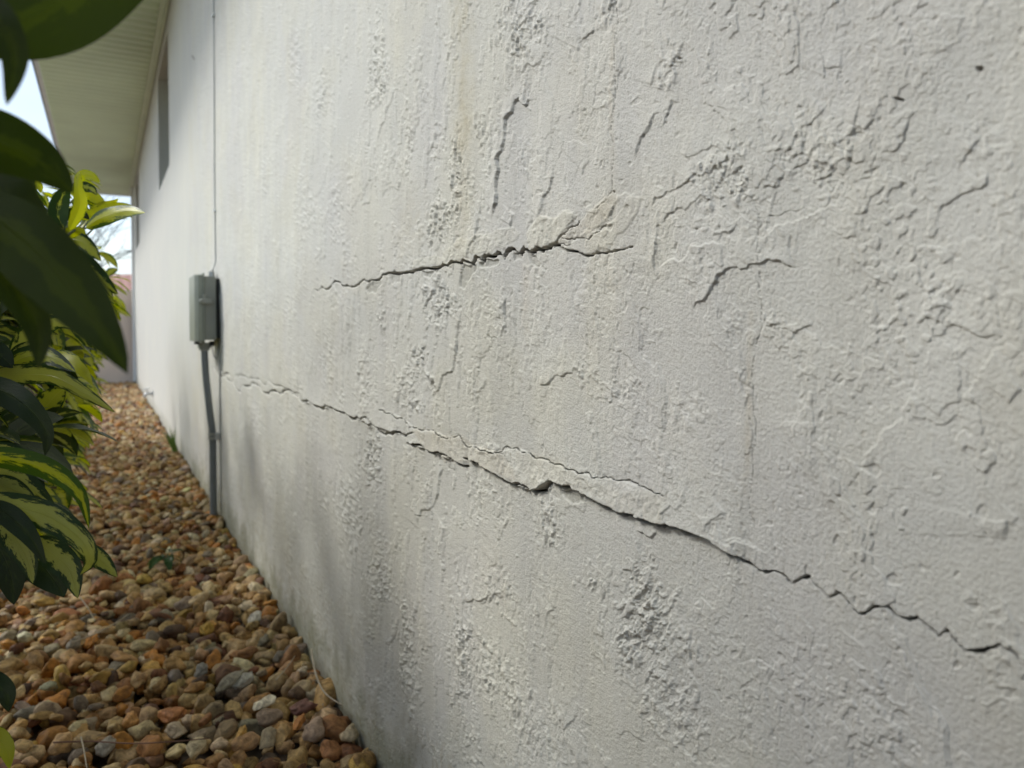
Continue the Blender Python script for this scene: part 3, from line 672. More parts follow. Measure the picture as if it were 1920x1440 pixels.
heroes = [  # px, py, long px, short px, angle deg, colour, label
 (495,1318,46,25,18,(.74,.69,.56),'cream white oblong pebble, brightest of the pebbles near the wall foot'),
 (531,1376,32,50,0,(.56,.38,.18),'ochre egg-shaped pebble standing upright among darker pebbles'),
 (566,1328,60,26,28,(.19,.095,.075),'dark purple-red slab-like pebble beside the wall foot'),
 (505,1346,52,34,10,(.27,.20,.145),'taupe rounded pebble just under the cream white oblong one'),
 (560,1356,22,34,-20,(.50,.22,.06),'small bright orange bean-shaped pebble beside the dark purple-red slab'),
 (590,1372,44,52,-20,(.42,.31,.235),'large pinkish tan lumpy pebble below the dark purple-red slab'),
 (432,1278,30,54,-35,(.33,.31,.25),'long grey-green pebble lying on a slant'),
 (456,1276,44,22,55,(.46,.46,.42),'pale silver-grey diamond-shaped pebble beside the long grey-green one'),
 (458,1390,58,34,15,(.46,.28,.14),'large tan oblong pebble in the bottom row of the photo'),
 (655,1376,36,34,0,(.50,.42,.29),'pale khaki round pebble touching the foot of the wall'),
 (621,1404,44,38,-30,(.42,.20,.085),'rusty orange rounded pebble near the wall at the bottom edge'),
 (502,1386,32,38,0,(.38,.32,.22),'olive tan round pebble left of the ochre egg-shaped one'),
 (322,1340,56,30,8,(.40,.18,.07),'rust orange flat pebble left of the pebble path centre'),
 (476,1160,32,30,30,(.62,.60,.54),'white angular pebble with a bluish edge higher up by the wall'),
 (376,1258,26,32,0,(.28,.275,.26),'slate grey upright pebble between tan ones'),
 (386,1180,28,24,0,(.58,.38,.09),'yellow wedge-shaped pebble, the most yellow one on the path'),
 (330,1371,40,36,0,(.44,.37,.28),'pale beige rounded pebble below the rust orange flat one'),
 (196,1401,32,40,-25,(.34,.33,.30),'grey egg-shaped pebble at the lower left'),
 (118,1392,40,46,-15,(.50,.33,.16),'honey-coloured pointed pebble at the lower left'),
 (245,1350,34,30,0,(.50,.27,.09),'orange-gold knobbly pebble at the lower left'),
 (366,1405,36,44,-20,(.54,.47,.32),'cream-green tall rounded pebble in the bottom row'),
]
hero_pos = []
for h in heroes:
    p = on_ground(h[0], h[1], .004); hero_pos.append(p)
HP = np.array([(p.x, p.y) for p in hero_pos]); HRd = np.array([max(h[2], h[3]) * .5 * (p - Vector((0, 0, CZ))).length / F * .80 for h, p in zip(heroes, hero_pos)])
def scatter(ya, yb, sp, tmpl, layers, seed, xa=-.75):
    r = np.random.default_rng(seed); VV, FF, CC = [], [], []; base = 0
    for lay, (z0, dens) in enumerate(layers):
        for y in np.arange(ya, yb, sp):
            for x in np.arange(xa, WX - .004, sp):
                if r.random() > dens: continue
                px = x + r.uniform(-.5, .5) * sp; py = y + r.uniform(-.5, .5) * sp
                if px > WX - .006: px = WX - .006 - r.uniform(0, .01)
                s = sp * .60 * (.48 + min(r.gamma(2.2, .21), .85))
                if lay == len(layers) - 1 or lay == 1:
                    if (np.hypot(HP[:, 0] - px, HP[:, 1] - py) < HRd + s * .55).any(): continue
                tv, tf_ = tmpl[r.integers(len(tmpl))]
                a, b_, c = r.uniform(0, 2 * np.pi), r.normal(0, .35), r.normal(0, .35)
                if r.random() < .12: b_ = r.uniform(.8, 1.5)
                ca, sa = np.cos(a), np.sin(a); cb_, sb = np.cos(b_), np.sin(b_); cc, sc = np.cos(c), np.sin(c)
                Rm = np.array([[ca, -sa, 0], [sa, ca, 0], [0, 0, 1]]) @ np.array([[cb_, 0, sb], [0, 1, 0], [-sb, 0, cb_]]) @ np.array([[1, 0, 0], [0, cc, -sc], [0, sc, cc]])
                v = (tv * s) @ Rm.T
                over = px + v[:, 0].max() - (WX + .001)
                if over > 0: px -= over
                z = z0 + r.uniform(0, .008) + .006 * math.sin(px * 9 + py * 3) * .5
                v = v + (px, py, z)
                VV.append(v); FF.append(tf_ + base); base += len(v)
                cidx = r.choice(len(PAL), p=PW); cl_ = PAL[cidx] * (1 + r.normal(0, .13)) * (1 + r.normal(0, .04, 3))
                CC.append(np.tile(np.clip(cl_, .02, .8), (len(v), 1)))
    return VV, FF, CC, base
t3 = pebble_templates(3, 22, 1); t2 = pebble_templates(2, 18, 2)
VV, FF, CC, n0 = scatter(.35, 2.2, .0295, t3, [(.000, 1.0), (.011, .85), (.023, .42)], 11, -.62)
V2, F2, C2, n1 = scatter(2.2, 5.2, .029, t2, [(.004, 1.0), (.018, .75)], 12)
V3_, F3, C3, n2 = scatter(5.2, 10.33, .036, t2, [(.006, 1.0), (.018, .5)], 13)
V4_, F4, C4, n3 = scatter(-.9, .35, .034, t2, [(.004, 1.0), (.016, .6)], 14)
FF = FF + [f + n0 for f in F2] + [f + n0 + n1 for f in F3] + [f + n0 + n1 + n2 for f in F4]
me = np_mesh('gravel', np.vstack(VV + V2 + V3_ + V4_), np.vstack(FF)); vcol(me, 'stone', np.vstack(CC + C2 + C3 + C4))
def stone_mat(name, colr=None):
    m, nt, b, out = mat_new(name); lk = nt.links.new
    t = N(nt, 'ShaderNodeTexCoord'); co = t.outputs['Object']
    if colr is None: base = N(nt, 'ShaderNodeAttribute', attribute_name='stone').outputs['Color']
    else:
        rg = N(nt, 'ShaderNodeRGB'); rg.outputs[0].default_value = (*colr, 1); base = rg.outputs[0]
    n1 = N(nt, 'ShaderNodeTexNoise', Scale=75.0, Detail=6.0, Roughness=.65, Distortion=.8); lk(co, n1.inputs['Vector'])
    r = N(nt, 'ShaderNodeValToRGB'); e = r.color_ramp.elements; e[0].position = .32; e[0].color = (.42, .37, .33, 1); e[1].position = .60; e[1].color = (1.3, 1.24, 1.12, 1)
    lk(n1.outputs['Fac'], r.inputs[0]); c = mixc(nt, 1.0, base, r.outputs[0], 'MULTIPLY')
    n2 = N(nt, 'ShaderNodeTexNoise', Scale=900.0, Detail=3.0); lk(co, n2.inputs['Vector'])
    r2 = N(nt, 'ShaderNodeValToRGB'); e = r2.color_ramp.elements; e[0].position = .36; e[0].color = (.72, .68, .64, 1); e[1].position = .5; e[1].color = (1, 1, 1, 1)
    lk(n2.outputs['Fac'], r2.inputs[0]); c = mixc(nt, .8, c, r2.outputs[0], 'MULTIPLY')
    lk(c, b.inputs['Base Color']); b.inputs['Roughness'].default_value = .62; b.inputs['Specular IOR Level'].default_value = .35
    bp = N(nt, 'ShaderNodeBump', Strength=.7, Distance=.0012); lk(n1.outputs['Fac'], bp.inputs['Height'])
    bp2 = N(nt, 'ShaderNodeBump', Strength=.6, Distance=.0005); lk(n2.outputs['Fac'], bp2.inputs['Height']); lk(bp.outputs[0], bp2.inputs['Normal'])
    lk(bp2.outputs[0], b.inputs['Normal'])
    return m
o = link('gravel', me, stone_mat('river_pebble'), None, True); o.location.z = -.028
tag(o, None, None, None, 'stuff'); o['label'] = 'brown and tan river pebbles covering the strip between hedge and wall'; o['category'] = 'gravel'
t4 = pebble_templates(4, 21, 5)
right = Vector((math.cos(YAW), -math.sin(YAW), 0)); fwd = Vector((math.sin(YAW), math.cos(YAW), 0))
for k, (h, p) in enumerate(zip(heroes, hero_pos)):
    px, py, lg, sh, ang, c, lab = h
    D_ = (p - Vector((0, 0, CZ))).dot(CM @ Vector((0, 0, -1)))
    tv, tfc = t4[k]; tv = tv / np.abs(tv).max(0)
    a = lg * .5 * D_ / F; b_ = sh * .5 * D_ / F * 1.15; cz_ = min(a, b_) * .72
    v = tv * (a, b_, cz_)
    th = R(ang); R2 = np.array([[math.cos(th), -math.sin(th), 0], [math.sin(th), math.cos(th), 0], [0, 0, 1]])
    tl = R(28); R3 = np.array([[1, 0, 0], [0, math.cos(tl), -math.sin(tl)], [0, math.sin(tl), math.cos(tl)]])
    v = v @ R2.T @ R3.T
    B = np.array([right[:], fwd[:], (0, 0, 1)])
    v = v @ B
    me = np_mesh('pebble', v, tfc)
    o = link('pebble', me, stone_mat('pebble_stone', c), None, True); o.location = p
    over = p.x + v[:, 0].max() - (WX - .001)
    if over > 0: o.location.x -= over
    tag(o, lab, 'pebble', 'larger pebbles lying on the gravel')

# dry stalks
M_straw = simple('dry_stalk', (.42, .36, .27), .8, 60, .2); M_red = simple('dry_stem', (.17, .09, .06), .8, 60, .2)
def stalk(name, pts, r, mat, lab, cat):
    q = [on_ground(x, y, z - .024) for x, y, z in pts]
    r_ = [r * (1 - .5 * i / (len(smooth_path(q, 5)) - 1)) for i in range(len(smooth_path(q, 5)))]
    o = MB().tube(smooth_path(q, 5), r_, 6).build(name, mat, None, True); tag(o, lab, cat)
stalk('dry_root', [(584,1218,.055),(588,1245,.05),(594,1270,.045),(606,1295,.045),(622,1310,.05),(642,1322,.05)], .0019, M_straw, 'pale curved dry root lying against the foot of the wall', 'root')
stalk('dry_twig', [(100,1392,.04),(170,1390,.043),(250,1394,.045),(330,1390,.045),(392,1384,.04)], .0014, M_red, 'thin dark red dry stem lying across the pebbles', 'stem')
stalk('dry_twig', [(152,1382,.045),(158,1410,.045),(164,1450,.04)], .0014, M_straw, 'thin dry stem pointing at the bottom edge, left', 'stem')
stalk('dry_twig', [(135,1204,.04),(170,1192,.045),(205,1175,.05),(240,1152,.05)], .0016, M_straw, 'straw-coloured dry stem lying slanted on the shaded pebbles', 'stem')
stalk('dry_twig', [(150,1120,.04),(165,1140,.05),(178,1165,.05)], .0014, M_straw, 'short straw-coloured stem near the hedge leaves', 'stem')
stalk('dry_twig', [(517,1275,.045),(535,1255,.05),(553,1230,.055)], .0011, M_straw, 'fine pale stem propped between pebbles near the wall', 'stem')
# ------------------------------------------------------------------ leaves
def leaf_material(name, dark, pale, amount, gloss=.32, trans=.35):
    m, nt, b, out = mat_new(name); lk = nt.links.new
    uv = N(nt, 'ShaderNodeUVMap'); sx = N(nt, 'ShaderNodeSeparateXYZ'); lk(uv.outputs[0], sx.inputs[0])
    at_ = N(nt, 'ShaderNodeAttribute', attribute_name='leafvar'); sa = N(nt, 'ShaderNodeSeparateXYZ'); lk(at_.outputs['Vector'], sa.inputs[0])
    t = N(nt, 'ShaderNodeTexCoord')
    def M2(op, a, b_, cl=False):
        n = N(nt, 'ShaderNodeMath', operation=op); n.use_clamp = cl
        for i, q in enumerate((a, b_)):
            if isinstance(q, bpy.types.NodeSocket): lk(q, n.inputs[i])
            elif q is not None: n.inputs[i].default_value = q
        return n.outputs[0]
    ac = M2('ABSOLUTE', M2('MULTIPLY', M2('SUBTRACT', sx.outputs['X'], .5), 2.0), None)   # 0 midrib .. 1 edge
    cx = N(nt, 'ShaderNodeCombineXYZ'); lk(M2('MULTIPLY', ac, 1.2), cx.inputs[0]); lk(M2('MULTIPLY', M2('SUBTRACT', sx.outputs['Y'], M2('MULTIPLY', ac, .16)), 3.2), cx.inputs[1]); lk(M2('MULTIPLY', sa.outputs['X'], 40.0), cx.inputs[2])
    no = N(nt, 'ShaderNodeTexNoise', Scale=2.6, Detail=7.0, Roughness=.72); lk(cx.outputs[0], no.inputs['Vector'])
    e = M2('ADD', ac, M2('MULTIPLY', M2('SUBTRACT', no.outputs['Fac'], .5), 2.2))
    e = M2('ADD', e, M2('MULTIPLY', M2('SUBTRACT', sa.outputs['Y'], .62), -1.15))         # per leaf amount of variegation
    fac = M2('MULTIPLY', M2('SUBTRACT', e, amount), 9.0, True)
    n2 = N(nt, 'ShaderNodeTexNoise', Scale=30.0, Detail=4.0); lk(t.outputs['Object'], n2.inputs['Vector'])
    palev = mixc(nt, n2.outputs['Fac'], tuple(c * .72 for c in pale), tuple(min(1, c * 1.25) for c in pale))
    palev = mixc(nt, M2('MULTIPLY', sa.outputs['Z'], .45), palev, (pale[0] * 1.05, pale[1] * .98, pale[2] * 3.2))
    darkv = mixc(nt, n2.outputs['Fac'], tuple(c * .7 for c in dark), tuple(c * 1.4 for c in dark))
    c = mixc(nt, fac, palev, darkv)
    # veins
    ve = M2('ADD', M2('MULTIPLY', sx.outputs['Y'], 95.0), M2('MULTIPLY', ac, -20.0))
    sv = M2('POWER', M2('ABSOLUTE', M2('SINE', ve, None), None), 14.0)
    sv = M2('SUBTRACT', 1.0, M2('POWER', M2('ABSOLUTE', M2('SINE', M2('MULTIPLY', ve, .5), None), None), .25))
    mid = M2('SUBTRACT', 1.0, M2('MULTIPLY', ac, 26.0), True)
    vein = M2('MAXIMUM', mid, M2('MULTIPLY', sv, .10))
    c = mixc(nt, M2('MULTIPLY', vein, .35), c, tuple(x * 1.1 + .006 for x in pale))
    lk(c, b.inputs['Base Color']); b.inputs['Roughness'].default_value = gloss; b.inputs['Specular IOR Level'].default_value = .45
    bp = N(nt, 'ShaderNodeBump', Strength=.6, Distance=.0012); lk(M2('SUBTRACT', M2('MULTIPLY', no.outputs['Fac'], .5), M2('MAXIMUM', mid, M2('MULTIPLY', sv, .12))), bp.inputs['Height']); lk(bp.outputs[0], b.inputs['Normal'])
    tr = N(nt, 'ShaderNodeBsdfTranslucent'); hs = N(nt, 'ShaderNodeHueSaturation', Saturation=1.15, Value=1.3); lk(c, hs.inputs['Color']); lk(hs.outputs[0], tr.inputs['Color'])
    mxs = N(nt, 'ShaderNodeMixShader'); mxs.inputs[0].default_value = trans; lk(b.outputs[0], mxs.inputs[1]); lk(tr.outputs[0], mxs.inputs[2]); lk(mxs.outputs[0], out.inputs[0])
    return m
M_near = leaf_material('near_leaf', (.030, .050, .003), (.054, .082, .004), .35, .6, .5)
M_vari = leaf_material('variegated_leaf', (.022, .046, .012), (.38, .41, .06), .46)
M_deep = leaf_material('deep_green_leaf', (.014, .030, .004), (.028, .050, .004), .2, .48, .22)
M_lime = leaf_material('lime_leaf', (.05, .10, .008), (.43, .46, .03), .80, .33, .48)
M_stem = simple('green_stem', (.12, .15, .05), .5, 40, .2); M_bark = simple('shrub_bark', (.16, .12, .085), .85, 60, .3, .001, 250)

class Leaves:
    def __init__(s): s.V = []; s.Q = []; s.UV = []; s.A = []; s.n = 0
    def add(s, cen, side, nrm, hw, NL, NW, var, cup=.25, wav=0.0):
        """cen: centre line points; side, nrm: per point unit vectors; hw: half width per point"""
        us = np.linspace(-1, 1, NW + 1); cen = np.array(cen); side = np.array(side); nrm = np.array(nrm); hw = np.array(hw)
        vs = np.linspace(0, 1, NL + 1)
        ph = var[0] * 20
        off = side[:, None, :] * (hw[:, None] * us[None])[..., None] + nrm[:, None, :] * (hw[:, None] * (cup * np.abs(us)[None] + wav * np.sin(vs[:, None] * 13 + ph + us[None] * 2) * np.abs(us)[None]))[..., None]
        v = (cen[:, None, :] + off).reshape(-1, 3); s.V.append(v)
        i = np.arange(NL)[:, None] * (NW + 1) + np.arange(NW)[None]
        s.Q.append(np.stack([i, i + 1, i + NW + 2, i + NW + 1], -1).reshape(-1, 4) + s.n)
        uv = np.stack(np.broadcast_arrays((us[None] + 1) / 2, vs[:, None]), -1).reshape(-1, 2); s.UV.append(uv)
        s.A.append(np.tile(np.array(var, float), (len(v), 1))); s.n += len(v)
    def build(s, name, mat, parent):
        V = np.vstack(s.V); Q = np.vstack(s.Q); me = np_mesh(name, V, Q); UVv = np.vstack(s.UV)
        l = me.uv_layers.new(name='UVMap'); l.data.foreach_set('uv', UVv[Q.ravel()].astype(np.float32).ravel())
        vcol(me, 'leafvar', np.vstack(s.A))
        return link(name, me, mat, parent, True)
def width_prof(v): return np.clip(np.sin(np.pi * np.clip(v, 0, 1) ** .80) ** .72, 0, 1) * (1 - .12 * v)
def frames(c, ref):
    t = np.gradient(c, axis=0); t /= np.linalg.norm(t, axis=1)[:, None]
    sd = np.cross(t, ref); sd /= np.linalg.norm(sd, axis=1)[:, None] + 1e-9
    return sd, np.cross(sd, t)
def hero_leaf(parent, mat, pts, hwpx, roll=0, var=None, cup=.22, wav=.05, name='leaf'):
    """pts: (px, py, distance) along the midrib"""
    p3 = smooth_path([at(*q) for q in pts], 8); P_ = np.array([p[:] for p in p3]); NL = len(P_) - 1
    d = np.concatenate([[0], np.cumsum(np.linalg.norm(np.diff(P_, axis=0), axis=1))]); v = d / d[-1]
    # resample
    NL = 22; vs = np.linspace(0, 1, NL + 1); C_ = np.stack([np.interp(vs, v, P_[:, k]) for k in range(3)], 1)
    view = (C_ - np.array((0, 0, CZ))); view /= np.linalg.norm(view, axis=1)[:, None]
    sd, nn = frames(C_, view); a = R(roll)
    s2 = sd * math.cos(a) + nn * math.sin(a); n2 = -sd * math.sin(a) + nn * math.cos(a)
    Dm = float(np.mean([q[2] for q in pts])); hw = hwpx * Dm / F * width_prof(vs)
    Lf = Leaves(); Lf.add(C_, s2, n2, hw, NL, 10, var or (random.random(), .5, random.random()), cup, wav)
    return Lf.build(name, mat, parent)

def whorl(Ls, center, axis, size, r, varf, droop=.6, n=None):
    axis = Vector(axis).normalized(); a0 = axis.orthogonal().normalized(); b0 = axis.cross(a0)
    n = n or r.randint(6, 9); ph = r.uniform(0, 6.28)
    for k in range(n):
        a = ph + 2 * math.pi * k / n + r.uniform(-.25, .25)
        out = (a0 * math.cos(a) + b0 * math.sin(a))
        Ln = size * r.uniform(.75, 1.15); st = Vector(center); NL, NW = 8, 4
        pts = []; d = (out * .9 + axis * r.uniform(.1, .45)).normalized(); p = st + out * size * .12
        for i in range(NL + 1):
            pts.append(p.copy()); d = (d + Vector((0, 0, -1)) * droop * .20 * r.uniform(.6, 1.3)).normalized(); p = p + d * Ln / NL
        C_ = np.array([q[:] for q in pts])
        ref = np.tile(np.array((axis * .6 + Vector((0, 0, .6)) + out * .2)[:]), (NL + 1, 1)) + .001
        sd, nn = frames(C_, ref); a = r.uniform(-.6, .6); s2 = sd * math.cos(a) + nn * math.sin(a); n2 = -sd * math.sin(a) + nn * math.cos(a)
        Ls.add(C_, s2, n2, Ln * r.uniform(.17, .225) * width_prof(np.linspace(0, 1, NL + 1)), NL, NW, (r.random(), min(1, max(0, varf + r.gauss(0, .22))), r.random()), .22, .06)
def shrub(label, base, ya, yb, xr, zt_, nw, mats, size, seed, zlow=.18, xl=-.9):
    r = random.Random(seed); t = thing('variegated_shrub', label, 'shrub', base, 'variegated shrubs in the hedge')
    Ls = {m.name: (Leaves(), m) for m in mats}
    stems = MB(); pet = stems; B = Vector(base)
    roots = [(B + Vector((r.uniform(-.16, .10), r.uniform(-.5, .5) * (yb - ya), -.02))) for _ in range(7)]
    mids = []
    for q in roots:
        stems.tube([B + Vector((0, 0, -.03)), B.lerp(q, .5) + Vector((0, 0, .03)), q + Vector((0, 0, .04))], [.02, .013, .010], 8)
        m = q + Vector((r.uniform(-.05, .08), r.uniform(-.12, .12), r.uniform(.22, .4))); e = m + Vector((r.uniform(-.05, .12), r.uniform(-.15, .15), r.uniform(.12, .28)))
        stems.tube(smooth_path([q, (q + m) / 2 + Vector((.015, .01, 0)), m, e], 4), [.010 - .005 * i / 12 for i in range(13)], 8); mids += [m, e, (q + m) / 2]
    k = 0
    while k < nw:
        y = r.uniform(ya, yb); z = zlow + (zt_ - zlow) * r.random() ** .8
        lim = float(np.interp(z, [.1, .3, .5, .72, .80, .9] if seed > 1 else [0, .3, .5, .72, 1.2, 1.5], [-.07, -.03, .0, xr, xr - .03, xr - .12] if seed > 1 else [-.2] * 4 + [-.28, -.4])) - size * .75
        if seed == 2 and z < .47: lim = -.25
        x = lim - abs(r.gauss(0, .20)) if r.random() < .75 else r.uniform(xl, lim)
        if x < xl: continue
        c = Vector((x, y, z))
        ax = Vector((.5 + r.gauss(0, .3), r.gauss(-.25, .4), .75))
        key = mats[0 if r.random() < .62 else r.randrange(len(mats))].name
        whorl(Ls[key][0], c, ax, size, r, .42 + .35 * (z - .4), .55)
        m = min(mids, key=lambda q: (q - c).length); pet.tube(smooth_path([m, (m + c) / 2 + Vector((0, 0, .02)), c], 3), .0022, 5, False)
        k += 1
    stems.build('branches', M_bark, t, True)
    for nme, (lv, m) in Ls.items():
        if lv.n: lv.build('foliage', m, t)
    return t
shA = shrub('nearest shrub with dark out-of-focus leaves hanging into the top left corner', (-.55, .10, 0), -1.1, 1.10, -.19, 1.36, 430, [M_deep, M_deep, M_vari], .10, 1, .42, -1.2)  # its tall, dense off-frame foliage is added to shade near wall and pebbles
shB = shrub('shrub with bold cream and green leaves low at the left edge', (-.42, .95, 0), .72, 1.30, -.10, .78, 330, [M_vari, M_deep], .080, 2, .10)  # extra low foliage, kept out of view, added to shade the left pebbles
shC = shrub('yellow-green shrub just behind the bold cream and green one', (-.40, 1.75, 0), 1.25, 2.2, .02, .79, 260, [M_lime, M_vari, M_lime, M_deep], .070, 3)
shD = shrub('mid-distance yellow-green shrub whose lowest leaves touch the pebbles', (-.38, 2.8, 0), 2.2, 3.4, .06, .80, 220, [M_lime, M_vari, M_deep], .082, 4, .10)
shE = shrub('farthest shrub of the hedge in front of the beige garden wall', (-.42, 4.3, 0), 3.5, 5.0, .04, .81, 170, [M_lime, M_vari, M_deep], .09, 5, .10)

# leaves of the nearest shrub (dark, close to the lens)
dk = lambda: (random.random(), .5, 0)
hero_leaf(shA, M_near, [(330,-230,.30),(200,-90,.29),(90,15,.28),(-20,60,.27),(-140,70,.26)], 112, 12, dk())
hero_leaf(shA, M_near, [(-60,-40,.26),(0,40,.25),(28,110,.25),(12,198,.25)], 34, 10, dk())
hero_leaf(shA, M_near, [(-120,255,.30),(-20,262,.29),(70,300,.29),(138,362,.29)], 62, -8, dk())
hero_leaf(shA, M_near, [(-90,330,.32),(-10,360,.31),(50,410,.31),(72,480,.31)], 60, 14, dk())
hero_leaf(shA, M_near, [(-110,350,.29),(20,430,.28),(120,530,.27),(205,640,.26),(240,702,.26)], 72, 6, dk())
hero_leaf(shA, M_near, [(-60,450,.29),(20,530,.29),(70,610,.29),(72,692,.28)], 34, 10, dk())
hero_leaf(shA, M_near, [(-60,210,.33),(-10,300,.33),(10,420,.33),(-10,520,.33)], 60, 0, dk())
hero_leaf(shA, M_near, [(-100,520,.32),(-40,560,.31),(0,610,.31)], 40, 0, dk())
tw = MB(); hub = Vector((-.40, .10, .74)); hub2 = Vector((-.30, -.05, 1.02))
for q in [(-140,70,.26),(-60,-40,.26),(-120,255,.30),(-90,330,.32),(-110,350,.29),(-60,450,.29),(-60,210,.33),(-100,520,.32)]:
    e = at(*q); tw.tube(smooth_path([e, e + Vector((-.05, -.01, .012)), hub], 5), .0022, 7, False)
e = at(330, -230, .30); tw.tube(smooth_path([e, e + Vector((-.03, -.03, .05)), hub2, hub], 5), .0022, 7, False)
tw.tube(smooth_path([hub, Vector((-.47, .08, .45)), Vector((-.52, .09, .2)), Vector((-.55, .10, -.06))], 5), .010, 10)
tw.build('twig', M_bark, shA, True)
# leaves of the bold shrub
V_ = lambda a, w=0.: (random.random(), a, w)
hero_leaf(shB, M_vari, [(-60,700,.62),(30,702,.60),(100,706,.58),(160,738,.57),(217,774,.56)], 21, -18, V_(.80, .55), .15)
hero_leaf(shB, M_vari, [(-10,706,.62),(40,672,.61),(90,668,.60),(142,697,.59)], 24, 22, V_(.55, .1), .2)
hero_leaf(shB, M_vari, [(20,668,.66),(62,625,.65),(105,604,.65),(138,616,.65)], 22, 0, V_(.75, .7), .2)
hero_leaf(shB, M_lime, [(60,690,.64),(110,672,.63),(150,690,.62),(174,722,.62)], 20, 20, V_(.72, .1), .2)
hero_leaf(shB, M_vari, [(30,690,.66),(40,660,.65),(62,640,.65)], 18, 0, V_(.78, .8), .2)
hero_leaf(shB, M_deep, [(-70,735,.55),(-10,728,.54),(50,762,.53),(88,812,.53),(84,856,.53)], 27, 8, V_(.5), .2)
hero_leaf(shB, M_lime, [(-80,862,.55),(0,858,.54),(85,878,.53),(148,925,.52),(167,992,.52)], 23, -10, V_(.15, .1), .22)
hero_leaf(shB, M_vari, [(-50,852,.60),(0,845,.59),(32,850,.59),(52,862,.58)], 18, 0, V_(.6, .6), .2)
hero_leaf(shB, M_vari, [(-60,875,.59),(10,885,.58),(70,925,.57),(106,957,.57)], 27, 0, V_(.50, .6), .15)
hero_leaf(shB, M_vari, [(-40,905,.58),(10,912,.57),(50,930,.56),(72,950,.56)], 22, 0, V_(.75, .7), .15)
hero_leaf(shB, M_vari, [(-60,935,.54),(10,945,.53),(90,968,.52),(150,1010,.515),(170,1050,.52),(150,1078,.53)], 28, 6, V_(.70, .65), .2)
hero_leaf(shB, M_deep, [(-30,940,.53),(15,965,.52),(55,1005,.51),(86,1058,.51)], 21, 0, V_(.5), .15)
hero_leaf(shB, M_vari, [(0,960,.57),(28,1005,.56),(52,1050,.56),(62,1094,.56)], 25, 0, V_(.66, .7), .15)
hero_leaf(shB, M_vari, [(60,1010,.58),(95,1035,.57),(130,1068,.57),(146,1122,.57)], 28, 0, V_(.66, .7), .15)
hero_leaf(shB, M_vari, [(130,1030,.60),(165,1036,.60),(195,1056,.60),(220,1082,.60)], 19, 0, V_(.72, .5), .15)
hero_leaf(shB, M_deep, [(-30,985,.60),(0,1030,.60),(20,1080,.60),(26,1134,.60)], 34, 0, V_(.5), .15)
hero_leaf(shB, M_deep, [(-30,940,.62),(10,990,.62),(40,1050,.62),(20,1110,.62)], 40, 0, V_(.5), .15)
hero_leaf(shB, M_deep, [(40,1010,.64),(80,1060,.64),(110,1100,.64),(120,1120,.64)], 36, 0, V_(.5), .15)
hero_leaf(shB, M_lime, [(-50,1370,.60),(-10,1380,.60),(12,1405,.60),(18,1442,.60)], 18, 0, V_(.78, .3), .15)
hero_leaf(shB, M_deep, [(-60,1270,.62),(-20,1280,.62),(10,1300,.62),(16,1335,.62)], 24, 0, V_(.5), .15)
hero_leaf(shB, M_deep, [(-40,650,.60),(-5,662,.60),(25,690,.60)], 22, 0, V_(.5), .15)
# top sprigs against the sky
hero_leaf(shC, M_lime, [(160,428,1.02),(190,408,1.0),(235,396,.98),(273,399,.96)], 18, 30, V_(.35, .1), .2)
hero_leaf(shC, M_lime, [(150,412,1.1),(190,396,1.1),(232,388,1.1),(262,396,1.1)], 12, 0, V_(.78, .2), .2)
hero_leaf(shC, M_vari, [(120,428,.95),(108,400,.95),(118,365,.95),(134,344,.95)], 18, 10, V_(.15, .1), .2)
hero_leaf(shC, M_lime, [(130,432,.97),(150,385,.97),(146,350,.97),(150,322,.98)], 13, 10, V_(.72, .4), .2)
hero_leaf(shC, M_lime, [(140,345,1.1),(155,328,1.1),(172,330,1.1),(188,342,1.1)], 11, 20, V_(.78, .2), .2)
hero_leaf(shC, M_vari, [(138,352,1.1),(155,350,1.1),(172,354,1.1),(182,366,1.1)], 10, 0, V_(.5, .4), .2)
hero_leaf(shC, M_lime, [(150,372,1.12),(168,366,1.12),(190,380,1.12),(200,392,1.12)], 11, 0, V_(.78, .8), .2)
hero_leaf(shC, M_lime, [(165,398,1.12),(190,388,1.12),(212,380,1.12),(222,372,1.12)], 9, 0, V_(.78, .8), .2)
hero_leaf(shC, M_deep, [(110,415,1.0),(130,402,1.0),(150,398,1.0),(168,412,1.0)], 11, 0, V_(.5), .2)
hero_leaf(shC, M_lime, [(60,352,1.0),(66,342,1.0),(74,350,1.0),(76,362,1.0)], 8, 0, V_(.78), .2)
hero_leaf(shC, M_lime, [(100,432,1.0),(118,440,1.0),(150,432,1.0),(160,440,1.0)], 12, 0, V_(.7, .3), .2)
hero_leaf(shC, M_vari, [(60,440,1.0),(85,425,1.0),(112,430,1.0),(128,446,1.0)], 16, 0, V_(.72, .7), .2)
for q in [((90,470),(150,495),(222,552),24),((70,480),(130,520),(190,590),26),((110,470),(170,500),(212,560),16),((60,500),(110,545),(150,610),24),((95,450),(150,452),(190,490),18),((80,520),(150,570),(214,600),18),((100,540),(160,600),(208,640),20)]:
    hero_leaf(shC, random.choice([M_deep, M_vari, M_vari]), [(q[0][0],q[0][1],1.15),(q[1][0],q[1][1],1.13),(q[2][0],q[2][1],1.12)], q[3], random.uniform(-40,40), V_(random.uniform(.4,.7), .2), .2)
Lx = Leaves(); rs = random.Random(31); tips = []
for (x, y, D, sz) in [(140,372,1.12,.040),(176,402,1.15,.042),(205,392,1.2,.038),(150,335,1.18,.034),(95,395,1.1,.045),(70,360,1.15,.040),(120,455,1.2,.050),(60,430,1.2,.05),(180,470,1.5,.050),(150,505,1.5,.055),(200,520,1.8,.055),(110,500,1.4,.055)]:
    c = at(x, y, D); tips.append(c); whorl(Lx, c, (.4 + rs.gauss(0, .3), -.4, .8), sz, rs, rs.uniform(.3, .9), .5, 7)
Lx.build('foliage', M_lime, shC)
